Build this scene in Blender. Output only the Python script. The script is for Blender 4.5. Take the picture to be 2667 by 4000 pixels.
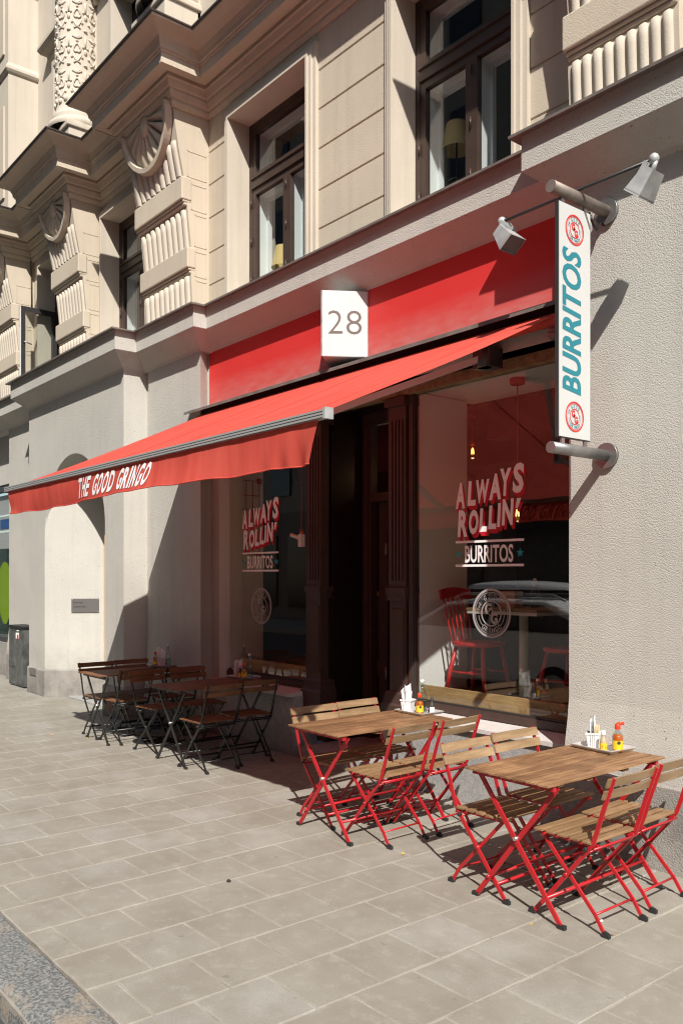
import bpy, bmesh, math, random
from mathutils import Vector, Matrix
random.seed(7)
for o in list(bpy.data.objects): bpy.data.objects.remove(o)
SC = bpy.context.scene
COL = SC.collection
PI = math.pi
# ------------------------------------------------------------------ camera
YAW = math.atan(2713.0/3322.0)
cam_d = bpy.data.cameras.new('camera'); cam = bpy.data.objects.new('camera', cam_d); COL.objects.link(cam)
cam.location = (0, -4.55, 1.70)
cam.rotation_euler = (PI/2, 0, PI/2-YAW)
cam_d.sensor_fit = 'HORIZONTAL'; cam_d.sensor_width = 36; cam_d.lens = 36*3322/2667.0
cam_d.shift_y = 250/2667.0
cam_d.clip_start = .05; cam_d.clip_end = 400
SC.camera = cam
# ------------------------------------------------------------------ light
SUN = Vector((.87, -.61, 1.0)).normalized()
world = bpy.data.worlds.new('World'); SC.world = world; world.use_nodes = True
wn = world.node_tree.nodes; wl = world.node_tree.links
bg = wn.get('Background') or wn.new('ShaderNodeBackground')
sky = wn.new('ShaderNodeTexSky'); sky.sky_type = 'NISHITA'; sky.sun_disc = False
sky.sun_elevation = math.asin(SUN.z); sky.sun_rotation = math.atan2(SUN.x, SUN.y)
wl.new(sky.outputs[0], bg.inputs[0]); bg.inputs[1].default_value = .11
sun_d = bpy.data.lights.new('sun', 'SUN'); sun_d.energy = 5.0; sun_d.angle = math.radians(.55); sun_d.color = (1, .945, .87)
sun = bpy.data.objects.new('sun', sun_d); COL.objects.link(sun); sun.location = (8, -8, 14)
sun.rotation_euler = (-SUN).to_track_quat('-Z', 'Y').to_euler()
SC.view_settings.view_transform = 'Standard'; SC.view_settings.look = 'None'
SC.cycles.filter_width = 1.15
SC.view_settings.exposure = 0.45; SC.view_settings.gamma = 1
try: SC.view_settings.use_curve_mapping = False
except Exception: pass

# ------------------------------------------------------------------ helpers
class MB:
    """collects simple shapes into one mesh"""
    def __init__(s): s.v = []; s.f = []; s.sm = []
    def add(s, vs, fs, smooth=False):
        b = len(s.v); s.v += [tuple(p) for p in vs]
        for f in fs: s.f.append([i+b for i in f]); s.sm.append(smooth)
        return s
    def box(s, x0, x1, y0, y1, z0, z1):
        vs = [(x0,y0,z0),(x1,y0,z0),(x1,y1,z0),(x0,y1,z0),(x0,y0,z1),(x1,y0,z1),(x1,y1,z1),(x0,y1,z1)]
        return s.add(vs, [(3,2,1,0),(4,5,6,7),(0,1,5,4),(1,2,6,5),(2,3,7,6),(3,0,4,7)])
    def cbox(s, x0, x1, y0, y1, z0, z1, c):
        """box whose top edges are chamfered by c"""
        vs = [(x0,y0,z0),(x1,y0,z0),(x1,y1,z0),(x0,y1,z0),(x0,y0,z1-c),(x1,y0,z1-c),(x1,y1,z1-c),(x0,y1,z1-c),
              (x0+c,y0+c,z1),(x1-c,y0+c,z1),(x1-c,y1-c,z1),(x0+c,y1-c,z1)]
        return s.add(vs, [(3,2,1,0),(8,9,10,11),(0,1,5,4),(1,2,6,5),(2,3,7,6),(3,0,4,7),(4,5,9,8),(5,6,10,9),(6,7,11,10),(7,4,8,11)])
    def bar(s, p0, p1, w, t, up=(0,0,1)):
        p0 = Vector(p0); p1 = Vector(p1); d = (p1-p0).normalized(); up = Vector(up)
        a = d.cross(up)
        if a.length < 1e-4: a = d.cross(Vector((0,1,0)))
        a.normalize(); b = a.cross(d).normalized()
        vs = []
        for p in (p0, p1):
            for i, j in ((-1,-1),(1,-1),(1,1),(-1,1)): vs.append(p+a*(w/2*i)+b*(t/2*j))
        return s.add(vs, [(0,1,2,3),(7,6,5,4),(0,4,5,1),(1,5,6,2),(2,6,7,3),(3,7,4,0)])
    def ribbon(s, pts, w, t, side):
        """flat bar following pts; w measured along 'side', t across it"""
        side = Vector(side).normalized(); n = len(pts); P = [Vector(p) for p in pts]; vs = []
        for i in range(n):
            d = (P[min(i+1,n-1)]-P[max(i-1,0)]).normalized(); c = d.cross(side).normalized()
            for a, b in ((-1,-1),(1,-1),(1,1),(-1,1)): vs.append(P[i]+side*(w/2*a)+c*(t/2*b))
        fs = [(0,1,2,3), tuple(4*(n-1)+k for k in (3,2,1,0))]
        for i in range(n-1):
            for k in range(4): fs.append((4*i+k, 4*i+4+k, 4*i+4+(k+1)%4, 4*i+(k+1)%4))
        return s.add(vs, fs)
    def tube(s, pts, r, n=8, caps=True, smooth=True):
        P = [Vector(p) for p in pts]; m = len(P); vs = []; a = None
        for i in range(m):
            d = (P[min(i+1,m-1)]-P[max(i-1,0)]).normalized()
            if a is None:
                a = d.cross(Vector((0,0,1)))
                if a.length < .05: a = d.cross(Vector((1,0,0)))
            else: a = a-d*a.dot(d)
            a.normalize(); b = d.cross(a)
            rr = r[i] if isinstance(r, (list,tuple)) else r
            for k in range(n):
                t = 2*PI*k/n; vs.append(P[i]+a*(rr*math.cos(t))+b*(rr*math.sin(t)))
        fs = []
        for i in range(m-1):
            for k in range(n): fs.append((i*n+k, i*n+(k+1)%n, (i+1)*n+(k+1)%n, (i+1)*n+k))
        s.add(vs, fs, smooth)
        if caps:
            s.add(vs[:n], [tuple(range(n))[::-1]]); s.add(vs[-n:], [tuple(range(n))])
        return s
    def lathe(s, prof, c=(0,0,0), n=20, smooth=True, a0=0, a1=2*PI):
        vs = []; m = len(prof); full = abs(a1-a0-2*PI) < 1e-6; k2 = n if full else n+1
        for r, z in prof:
            for k in range(k2):
                t = a0+(a1-a0)*k/n; vs.append((c[0]+r*math.cos(t), c[1]+r*math.sin(t), c[2]+z))
        fs = []
        for i in range(m-1):
            for k in range(n): fs.append((i*k2+k, i*k2+(k+1)%k2, (i+1)*k2+(k+1)%k2, (i+1)*k2+k))
        return s.add(vs, fs, smooth)
    def prism(s, poly, f, d):
        """poly: 2D outline; f(u,v,w) -> 3D; extruded from w=0 to w=d"""
        n = len(poly); vs = [f(u,v,0) for u,v in poly]+[f(u,v,d) for u,v in poly]
        fs = [tuple(range(n)), tuple(range(2*n-1,n-1,-1))]+[(i,(i+1)%n,n+(i+1)%n,n+i) for i in range(n)]
        return s.add(vs, fs)
    def sweep(s, path, prof, closed_prof=False):
        """path: plan polyline (x,y) running towards +x, outside on its right hand; prof: (p outwards, z)"""
        n = len(path); offs = []
        nor = []
        for i in range(n-1):
            dx, dy = path[i+1][0]-path[i][0], path[i+1][1]-path[i][1]; l = math.hypot(dx,dy); nor.append((dy/l, -dx/l))
        for i in range(n):
            if i == 0: offs.append(nor[0])
            elif i == n-1: offs.append(nor[-1])
            else:
                a, b = nor[i-1], nor[i]; k = 1+a[0]*b[0]+a[1]*b[1]
                offs.append(((a[0]+b[0])/k, (a[1]+b[1])/k))
        m = len(prof); vs = []
        for i in range(n):
            for p, z in prof: vs.append((path[i][0]+offs[i][0]*p, path[i][1]+offs[i][1]*p, z))
        fs = []
        for i in range(n-1):
            for j in range(m-1 if not closed_prof else m):
                j2 = (j+1)%m; fs.append((i*m+j, (i+1)*m+j, (i+1)*m+j2, i*m+j2))
        return s.add(vs, fs)
    def ball(s, c, r, n=10, m=6, sc=(1,1,1)):
        vs = []; fs = []
        for i in range(m+1):
            t = PI*i/m
            for k in range(n):
                a = 2*PI*k/n; vs.append((c[0]+r*sc[0]*math.sin(t)*math.cos(a), c[1]+r*sc[1]*math.sin(t)*math.sin(a), c[2]+r*sc[2]*math.cos(t)))
        for i in range(m):
            for k in range(n): fs.append((i*n+k,(i+1)*n+k,(i+1)*n+(k+1)%n,i*n+(k+1)%n))
        return s.add(vs, fs, True)
    def mesh(s, name, origin=(0,0,0)):
        me = bpy.data.meshes.new(name)
        me.from_pydata([(v[0]-origin[0], v[1]-origin[1], v[2]-origin[2]) for v in s.v], [], s.f)
        me.polygons.foreach_set('use_smooth', s.sm); me.update()
        bm = bmesh.new(); bm.from_mesh(me); bmesh.ops.remove_doubles(bm, verts=bm.verts, dist=1e-5)
        bmesh.ops.recalc_face_normals(bm, faces=bm.faces); bm.to_mesh(me); bm.free()
        return me
def worldloc(o):
    l = Vector((0,0,0))
    while o: l += o.location; o = o.parent
    return l
def part(parent, name, mb, mat, local=False, label=None, kind=None):
    """a mesh of its own under a thing (shapes in world space unless local)"""
    org = (0,0,0) if (local or parent is None) else worldloc(parent)
    o = bpy.data.objects.new(name, mb.mesh(name, org) if isinstance(mb, MB) else mb)
    o.data.materials.clear(); o.data.materials.append(mat); COL.objects.link(o)
    if parent: o.parent = parent
    if label: o['label'] = label
    if kind: o['kind'] = kind
    return o
def tag(o, label, cat, group=None):
    o['label'] = label; o['category'] = cat
    if group: o['group'] = group
    return o
def thing(name, label, cat, loc=(0,0,0), rz=0, group=None):
    o = bpy.data.objects.new(name, None); o.empty_display_size = .1; COL.objects.link(o)
    o.location = loc; o.rotation_euler = (0,0,rz); return tag(o, label, cat, group)
def struct(name, mb, mat):
    o = part(None, name, mb, mat); o['kind'] = 'structure'; return o
def copy_tree(src, parent=None):
    c = src.copy(); COL.objects.link(c); c.parent = parent
    for ch in src.children: copy_tree(ch, c)
    return c
def dup(src, loc, rz, label, group=None):
    c = copy_tree(src); c.location = loc; c.rotation_euler = (0,0,rz); c['label'] = label
    if group: c['group'] = group
    return c
def bevel(o, w=.004, seg=2):
    m = o.modifiers.new('bevel', 'BEVEL'); m.width = w; m.segments = seg; m.limit_method = 'ANGLE'; return o

# ------------------------------------------------------------------ materials
class NT:
    def __init__(s, name):
        s.m = bpy.data.materials.new(name); s.m.use_nodes = True; s.t = s.m.node_tree
        s.b = next(n for n in s.t.nodes if n.type == 'BSDF_PRINCIPLED'); s.out = next(n for n in s.t.nodes if n.type == 'OUTPUT_MATERIAL')
    def n(s, typ, **kw):
        x = s.t.nodes.new(typ)
        for k, v in kw.items():
            if k in x.bl_rna.properties: setattr(x, k, v)
            else: x.inputs[k].default_value = v
        return x
    def l(s, a, b): s.t.links.new(a, b)
    def pos(s, scale=(1,1,1), obj=False):
        g = s.n('ShaderNodeTexCoord').outputs['Object'] if obj else s.n('ShaderNodeNewGeometry').outputs['Position']
        mp = s.n('ShaderNodeMapping'); mp.inputs['Scale'].default_value = scale; s.l(g, mp.inputs[0]); return mp.outputs[0]
    def noise(s, vec, scale, detail=4, rough=.55):
        x = s.n('ShaderNodeTexNoise'); x.inputs['Scale'].default_value = scale; x.inputs['Detail'].default_value = detail
        x.inputs['Roughness'].default_value = rough; s.l(vec, x.inputs['Vector']); return x.outputs['Fac']
    def ramp(s, fac, stops):
        r = s.n('ShaderNodeValToRGB'); e = r.color_ramp.elements
        while len(e) < len(stops): e.new(.5)
        for i, (p, c) in enumerate(stops):
            e[i].position = p; e[i].color = (c[0],c[1],c[2],1) if hasattr(c,'__len__') else (c,c,c,1)
        s.l(fac, r.inputs[0]); return r.outputs[0]
    def mix(s, fac, a, b, mode='MIX'):
        x = s.n('ShaderNodeMix', data_type='RGBA', blend_type=mode)
        for soc, val in ((x.inputs[0], fac), (x.inputs[6], a), (x.inputs[7], b)):
            if hasattr(val, 'links'): s.l(val, soc)
            elif hasattr(val, '__len__'): soc.default_value = (val[0],val[1],val[2],1)
            else: soc.default_value = val
        return x.outputs[2]
    def bump(s, h, strength, dist=.01, prev=None):
        x = s.n('ShaderNodeBump'); x.inputs['Strength'].default_value = strength; x.inputs['Distance'].default_value = dist
        s.l(h, x.inputs['Height'])
        if prev: s.l(prev, x.inputs['Normal'])
        s.l(x.outputs[0], s.b.inputs['Normal']); return x.outputs[0]
    def set(s, col=None, rough=None, metal=None, spec=None):
        if col is not None:
            if hasattr(col, 'links'): s.l(col, s.b.inputs['Base Color'])
            else: s.b.inputs['Base Color'].default_value = (*col, 1)
        if rough is not None:
            if hasattr(rough, 'links'): s.l(rough, s.b.inputs['Roughness'])
            else: s.b.inputs['Roughness'].default_value = rough
        if metal is not None: s.b.inputs['Metallic'].default_value = metal
        if spec is not None: s.b.inputs['Specular IOR Level'].default_value = spec
        return s.m
def scl(c, k): return tuple(x*k for x in c)
M = {}
def plain(name, col, rough=.5, metal=0, spec=.5, var=.0, bumpk=0, bscale=60):
    t = NT(name)
    c = col
    if var:
        f = t.noise(t.pos(), 9, 5)
        c = t.mix(t.ramp(f, [(.3,0),(.7,1)]), scl(col,1-var), scl(col,1+var))
    if bumpk: t.bump(t.noise(t.pos(), bscale, 3), bumpk, .004)
    M[name] = t.set(c, rough, metal, spec); return M[name]
def plaster(name, col, bs=95, k=.7, dist=.012, rough=.9, streak=.12, grime=0):
    """rough-cast render: broad tone shifts, rain streaks, grain that catches the light"""
    t = NT(name); p = t.pos()
    broad = t.noise(p, .9, 5, .6); mid = t.noise(p, 7, 4)
    st = t.noise(t.pos((6,6,.35)), 1.6, 4)
    c = t.mix(t.ramp(broad, [(.3,0),(.72,1)]), scl(col,.90), scl(col,1.06))
    c = t.mix(t.ramp(mid, [(.35,0),(.75,.5)]), c, scl(col,.93))
    c = t.mix(t.ramp(st, [(.52,0),(.8,streak*2.2)]), c, scl(col,.62))
    if bs == 150: c = t.mix(t.ramp(t.noise(p, 52, 2, .5), [(.70,0),(.735,.75)]), c, scl(col,.30))
    g = t.noise(p, bs, 2, .5); g2 = t.noise(p, bs*2.6, 2)
    vor = t.n('ShaderNodeTexVoronoi'); vor.inputs['Scale'].default_value = bs*.8; t.l(p, vor.inputs['Vector'])
    h = t.n('ShaderNodeMath', operation='ADD'); t.l(g, h.inputs[0]); t.l(g2, h.inputs[1])
    h2 = t.n('ShaderNodeMath', operation='SUBTRACT'); t.l(h.outputs[0], h2.inputs[0]); t.l(vor.outputs['Distance'], h2.inputs[1])
    t.bump(h2.outputs[0], k, dist)
    if grime:
        s = t.n('ShaderNodeSeparateXYZ'); t.l(t.n('ShaderNodeNewGeometry').outputs['Position'], s.inputs[0])
        mr = t.n('ShaderNodeMapRange'); t.l(s.outputs['Z'], mr.inputs[0]); mr.inputs[1].default_value = 0; mr.inputs[2].default_value = .75
        mr.inputs[3].default_value = 1; mr.inputs[4].default_value = 0
        mm = t.n('ShaderNodeMath', operation='MULTIPLY'); t.l(mr.outputs[0], mm.inputs[0]); t.l(t.ramp(t.noise(p, 3.1, 6, .65), [(.38,0),(.68,grime)]), mm.inputs[1])
        c = t.mix(mm.outputs[0], c, scl(col,.28))
    M[name] = t.set(c, rough, 0, .25); return M[name]
plaster('render_grey', (.525,.508,.462), 150, .42, .009, grime=.8)
plaster('render_smooth', (.55,.525,.485), 140, .3, .008)
plaster('stucco', (.56,.49,.39), 130, .25, .006, streak=.16)
plaster('stucco_pale', (.565,.505,.42), 120, .2, .006, streak=.16)
plaster('concrete_base', (.345,.325,.298), 120, .5, .008, streak=.2, grime=.85)
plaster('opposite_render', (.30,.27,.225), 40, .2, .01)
def granite(name, a, b, c, scale=170, rough=.75):
    t = NT(name); p = t.pos(); f = t.noise(p, scale, 3, .7); g = t.noise(p, 3.2 if name == 'kerb_granite' else 14, 6, .65)
    col = t.mix(t.ramp(f, [(.42,0),(.60,1)]), a, b); col = t.mix(t.ramp(g, [(.50,0),(.60,.75)] if name == 'kerb_granite' else [(.46,0),(.66,.8)]), col, t.mix(f, scl(c,.7), scl(c,1.5)))
    t.bump(f, .35, .004); M[name] = t.set(col, rough, 0, .35)
granite('granite', (.20,.20,.20), (.42,.42,.42), (.36,.34,.31))
granite('kerb_granite', (.10,.108,.105), (.25,.25,.24), (.27,.225,.17), 66, .7)
granite('sill_stone', (.50,.48,.46), (.58,.57,.55), (.44,.42,.40), 120)
# paving slab: own tone per slab, worn centre, fine diagonal tooling, speckle
t = NT('slab'); p = t.pos(); oi = t.n('ShaderNodeObjectInfo').outputs['Random']
c = t.ramp(oi, [(0,(.283,.264,.222)),(.3,(.305,.290,.248)),(.55,(.292,.274,.230)),(.8,(.318,.306,.270)),(1,(.330,.320,.290))])
c = t.mix(t.ramp(t.noise(p, 2.3, 6, .62), [(.36,.0),(.66,.85)]), c, (.225,.205,.167))
c = t.mix(t.ramp(t.noise(p, 9, 6, .7), [(.52,0),(.78,.6)]), c, (.40,.385,.35))
c = t.mix(t.ramp(t.noise(p, 120, 3, .7), [(.35,.35),(.6,0)]), c, (.20,.175,.145))
c = t.mix(t.ramp(t.noise(p, 16, 3, .5), [(.69,0),(.74,.5)]), c, (.15,.135,.115))
wv = t.n('ShaderNodeTexWave', wave_type='BANDS', bands_direction='X'); wv.inputs['Scale'].default_value = 40; wv.inputs['Distortion'].default_value = .6; t.l(t.pos((1,.35,1)), wv.inputs[0])
pb = t.bump(wv.outputs['Fac'], .05, .002); t.bump(t.noise(p, 150, 4, .7), .35, .003, pb)
M['slab'] = t.set(c, .82, 0, .3)
t = NT('mortar'); p = t.pos()
M['mortar'] = t.set(t.mix(t.ramp(t.noise(p, 5, 5), [(.35,0),(.68,1)]), (.24,.215,.18), (.40,.37,.33)), .95, 0, .2); t.bump(t.noise(p, 160, 3), .6, .004)
t = NT('asphalt'); p = t.pos(); f = t.noise(p, 190, 3, .7)
M['asphalt'] = t.set(t.mix(f, (.03,.03,.03), (.085,.082,.08)), .9); t.bump(f, .6, .006)
def wood(name, a, b, axis=(9,1.0,9), rough=.6, gr=26, tint=.35):
    t = NT(name); p = t.pos(axis); r = t.n('ShaderNodeObjectInfo').outputs['Random']
    off = t.n('ShaderNodeVectorMath', operation='ADD'); t.l(p, off.inputs[0]); cb = t.n('ShaderNodeCombineXYZ')
    mu = t.n('ShaderNodeMath', operation='MULTIPLY'); t.l(r, mu.inputs[0]); mu.inputs[1].default_value = 37.; t.l(mu.outputs[0], cb.inputs[0]); t.l(mu.outputs[0], cb.inputs[2]); t.l(cb.outputs[0], off.inputs[1])
    f = t.noise(off.outputs[0], gr/4, 6, .65); f2 = t.noise(off.outputs[0], gr, 3)
    c = t.mix(t.ramp(f, [(.34,0),(.68,1)]), a, b); c = t.mix(t.ramp(f2, [(.5,0),(.72,.45)]), c, scl(a,.45))
    f3 = t.noise(off.outputs[0], gr/14, 4, .6)
    c = t.mix(t.ramp(f3, [(.38,0),(.66,.7)]), c, scl(a,.62))
    c = t.mix(t.ramp(r, [(0,0),(.5,tint*.4),(1,tint)]), c, scl(a,.8))
    c = t.mix(t.ramp(t.noise(t.pos(), 4, 5), [(.5,0),(.75,.35)]), c, scl(b,1.25))
    t.bump(f2, .25, .003); M[name] = t.set(c, rough, 0, .4)
wood('wood_table', (.165,.082,.037), (.47,.275,.14), tint=.7)
wood('wood_seat', (.235,.135,.062), (.41,.26,.14), axis=(9,1.0,9), tint=.6)
wood('wood_seat_b', (.26,.165,.085), (.42,.285,.165), rough=.5, tint=.5)
wood('wood_dark', (.135,.058,.026), (.25,.115,.055))
wood('wood_board', (.46,.285,.125), (.62,.43,.21), (1.2,12,12), .5, 20, .1)
plain('red_metal', (.42,.013,.019), .34, 0, .5, .06)
plain('black_metal', (.012,.013,.013), .35, .0, .5)
plain('rubber', (.02,.02,.02), .7)
plain('bolt', (.62,.60,.58), .3, .9)
plain('brown_frame', (.062,.036,.029), .45, 0, .5, .12)
plain('brown_window', (.052,.032,.025), .42, 0, .5, .1)
plain('dark_door', (.016,.010,.009), .35)
plain('white_frame', (.74,.76,.76), .4)
plain('sign_white', (.56,.565,.555), .35, 0, .5, .02)
plain('sign_edge', (.035,.033,.033), .4)
plain('teal', (.018,.20,.25), .5)
plain('logo_red', (.60,.03,.028), .5)
plain('letter_white', (.88,.88,.88), .6)
plain('letter_red', (.52,.008,.022), .5)
plain('letter_teal', (.02,.34,.38), .5)
plain('letter_frost', (.36,.355,.35), .9)
plain('number_brown', (.11,.082,.074), .5)
plain('grey_steel', (.30,.29,.285), .4, .75, .5, .15, .1)
plain('rusty_steel', (.23,.19,.165), .6, .45, .5, .3, .2, 40)
plain('lamp_shell', (.36,.365,.36), .5, .1, .5, .28)
plain('lamp_glass', (.16,.16,.155), .2)
plain('flashing', (.19,.165,.145), .55, .3, .5, .2)
plain('flashing_dark', (.065,.055,.05), .6, .2, .5, .2)
plain('aluminium', (.38,.38,.37), .45, .15)
plain('arm_metal', (.46,.42,.42), .45, .3)
plain('red_chair', (.50,.02,.022), .4)
plain('interior_white', (.80,.78,.76), .8)
plain('interior_maroon', (.12,.02,.02), .8, 0, .3, .2)
plain('interior_dark', (.035,.026,.024), .9)
plain('interior_grey', (.17,.155,.14), .9, 0, .3, .1)
plain('cream', (.58,.54,.46), .6)
plain('cord_red', (.42,.015,.02), .6)
plain('steel_tray', (.60,.59,.57), .35, .45, .5, .1)
plain('white_ceramic', (.80,.80,.79), .4)
plain('paper', (.86,.86,.85), .9)
plain('sauce_orange', (.58,.12,.012), .25, 0, .6)
plain('sauce_pale', (.44,.36,.24), .3)
plain('cap_red', (.66,.045,.015), .4)
plain('cap_pink', (.62,.34,.40), .5)
plain('label_yellow', (.78,.52,.02), .5)
plain('label_dark', (.04,.04,.035), .5)
plain('toothpick', (.62,.42,.22), .7)
plain('leaf_yellow', (.60,.38,.05), .7)
plain('leaf_brown', (.22,.13,.06), .8)
plain('iron', (.035,.034,.033), .55, .5, .5, .2)
plain('cabinet', (.10,.105,.10), .45, .2, .5, .45)
plain('plaque', (.20,.19,.185), .4, .6)
plain('car_white', (.82,.84,.85), .2, 0, .6)
plain('car_dark', (.012,.013,.015), .12, 0, .6)
plain('green_print', (.30,.46,.012), .5)
plain('blue_print', (.03,.12,.36), .5)
plain('pink_print', (.36,.05,.07), .5)
plain('green_dark', (.02,.06,.045), .4)
plain('vent_terracotta', (.26,.14,.10), .8)
plain('curtain', (.30,.29,.26), .9)
plain('shade_yellow', (.66,.48,.20), .8)
plain('candle', (.62,.70,.66), .6)
plain('plant_green', (.04,.10,.03), .6)
plain('box_brown', (.20,.10,.055), .7)
# painted red fascia board: pinkish fade that grows towards the lower edge of the board
t = NT('fascia_red'); p = t.pos(); s = t.n('ShaderNodeSeparateXYZ'); t.l(t.n('ShaderNodeNewGeometry').outputs['Position'], s.inputs[0])
mr = t.n('ShaderNodeMapRange'); t.l(s.outputs['Z'], mr.inputs[0]); mr.inputs[1].default_value = 3.50; mr.inputs[2].default_value = 3.84; mr.inputs[3].default_value = 1; mr.inputs[4].default_value = 0
mm = t.n('ShaderNodeMath', operation='MULTIPLY'); t.l(mr.outputs[0], mm.inputs[0]); t.l(t.ramp(t.noise(t.pos((3,3,8)), 2.2, 5), [(.2,.25),(.75,.95)]), mm.inputs[1])
M['fascia_red'] = t.set(t.mix(mm.outputs[0], t.mix(t.noise(p, 3, 4), (.56,.030,.028), (.64,.046,.042)), (.58,.24,.22)), .5, 0, .4)
# awning cloth
t = NT('awning_cloth'); p = t.pos(); st = t.noise(t.pos((5,.5,.5)), 2.4, 4)
c = t.mix(t.ramp(st, [(.3,0),(.7,1)]), (.66,.088,.064), (.74,.128,.094)); c = t.mix(t.ramp(t.noise(p, 4, 5), [(.55,0),(.8,.4)]), c, (.56,.065,.05))
t.bump(t.noise(p, 700, 2), .2, .001); t.set(c, .85, 0, .2)
tr = t.n('ShaderNodeBsdfTranslucent'); t.l(c, tr.inputs[0]); ms = t.n('ShaderNodeMixShader'); ms.inputs[0].default_value = .28
t.l(t.b.outputs[0], ms.inputs[1]); t.l(tr.outputs[0], ms.inputs[2]); t.l(ms.outputs[0], t.out.inputs[0]); M['awning_cloth'] = t.m
# glass: thin pane, clear through + Fresnel reflection; bottle glass the same with a tint
def glass(name, tint, ior, rough=0):
    t = NT(name); a = t.n('ShaderNodeBsdfTransparent'); a.inputs[0].default_value = (*tint,1)
    g = t.n('ShaderNodeBsdfGlossy'); g.inputs['Roughness'].default_value = rough
    fr = t.n('ShaderNodeFresnel'); pw_ = t.n('ShaderNodeMath', operation='POWER'); pw_.inputs[0].default_value = ior; ex = t.n('ShaderNodeMath', operation='MULTIPLY_ADD')
    t.l(t.n('ShaderNodeNewGeometry').outputs['Backfacing'], ex.inputs[0]); ex.inputs[1].default_value = -2; ex.inputs[2].default_value = 1; t.l(ex.outputs[0], pw_.inputs[1]); t.l(pw_.outputs[0], fr.inputs[0]); ms = t.n('ShaderNodeMixShader')
    t.l(fr.outputs[0], ms.inputs[0]); t.l(a.outputs[0], ms.inputs[1]); t.l(g.outputs[0], ms.inputs[2]); t.l(ms.outputs[0], t.out.inputs[0]); M[name] = t.m
glass('glass', (.90,.93,.92), 2.25); glass('glass_old', (.84,.88,.87), 1.9); glass('bottle_glass', (.80,.86,.84), 1.6); glass('bulb_glass', (.95,.72,.36), 1.5)
t = NT('filament'); e = t.n('ShaderNodeEmission'); e.inputs[0].default_value = (1,.55,.16,1); e.inputs[1].default_value = 9; t.l(e.outputs[0], t.out.inputs[0]); M['filament'] = t.m

# ------------------------------------------------------------------ lettering
_tc = {}
def glyphs(txt, bold=.0, shear=0, res=3):
    """(verts2d, faces, width) of a line of built-in lettering, cap height = 1, left edge at 0"""
    key = (txt, bold, shear)
    if key in _tc: return _tc[key]
    cu = bpy.data.curves.new('t', 'FONT'); cu.body = txt; cu.size = 1; cu.resolution_u = res; cu.offset = bold; cu.shear = shear; cu.fill_mode = 'FRONT'
    ob = bpy.data.objects.new('t', cu); COL.objects.link(ob); dg = bpy.context.evaluated_depsgraph_get(); dg.update()
    me = bpy.data.meshes.new_from_object(ob.evaluated_get(dg))
    vs = [(v.co.x, v.co.y) for v in me.vertices]; fs = [tuple(q.vertices) for q in me.polygons]
    bpy.data.objects.remove(ob); bpy.data.curves.remove(cu); bpy.data.meshes.remove(me)
    if not vs: _tc[key] = ([], [], .3); return _tc[key]
    x0 = min(v[0] for v in vs); k = .682
    vs = [((v[0]-x0)/k, v[1]/k) for v in vs]; w = max(v[0] for v in vs)
    _tc[key] = (vs, fs, w); return _tc[key]
def lettering(mb, txt, f, x, y, w, h, bold=.0, shear=0):
    """fit txt into a box w x h with lower left (x, y) in the 2D frame f(u,v)->3D"""
    vs, fs, tw = glyphs(txt, bold, shear)
    if vs: mb.add([f(x+v[0]*w/tw, y+v[1]*h) for v in vs], fs)
    return mb
def ringtext(mb, txt, f, r, h, a0, a1, bold, inward=False):
    """letters along a circle from angle a0 to a1"""
    n = len(txt)
    for i, ch in enumerate(txt):
        if ch == ' ': continue
        a = a0+(a1-a0)*(i+.5)/n; vs, fs, tw = glyphs(ch, bold); w = h*.72*tw/max(tw,.55) if tw > .4 else h*tw
        th = a-PI/2 if not inward else a+PI/2; ct, st_ = math.cos(th), math.sin(th); out = []
        for u, v in vs:
            u2 = (u/tw-.5)*w; v2 = (v-.5)*h
            out.append(f(r*math.cos(a)+u2*ct-v2*st_, r*math.sin(a)+u2*st_+v2*ct))
        mb.add(out, fs)
def annulus(mb, f, r0, r1, a0=0, a1=2*PI, n=48):
    vs = []; k = n+1
    for i in range(k):
        a = a0+(a1-a0)*i/n; vs += [f(r0*math.cos(a), r0*math.sin(a)), f(r1*math.cos(a), r1*math.sin(a))]
    mb.add(vs, [(2*i, 2*i+1, 2*i+3, 2*i+2) for i in range(n)])
def roundel(ring, text, disc, f, R):
    """the shop's round emblem: double ring, words around it, interlocked letters in an oval"""
    annulus(ring, f, R*.90, R); annulus(ring, f, R*.83, R*.86)
    annulus(disc, f, R*.47, R*.53)
    annulus(text, f, R*.655, R*.685, PI*1.05, PI*1.26, 12); annulus(text, f, R*.655, R*.685, -PI*.26, PI*.08, 14)
    ringtext(text, 'GOOD', f, R*.68, R*.20, PI*.72, PI*.22, .02)
    ringtext(text, 'THE', f, R*.68, R*.14, PI*.97, PI*.78, .01)
    ringtext(text, 'GRINGO', f, R*.68, R*.20, PI*1.26, PI*1.76, .02, True)
    lettering(disc, 'G', f, -R*.33, -R*.02, R*.36, R*.40, .05); lettering(disc, 'G', f, -R*.03, -R*.40, R*.36, R*.40, .05)
    annulus(disc, f, R*.03, R*.13, PI*.2, PI*1.3, 14)

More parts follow.
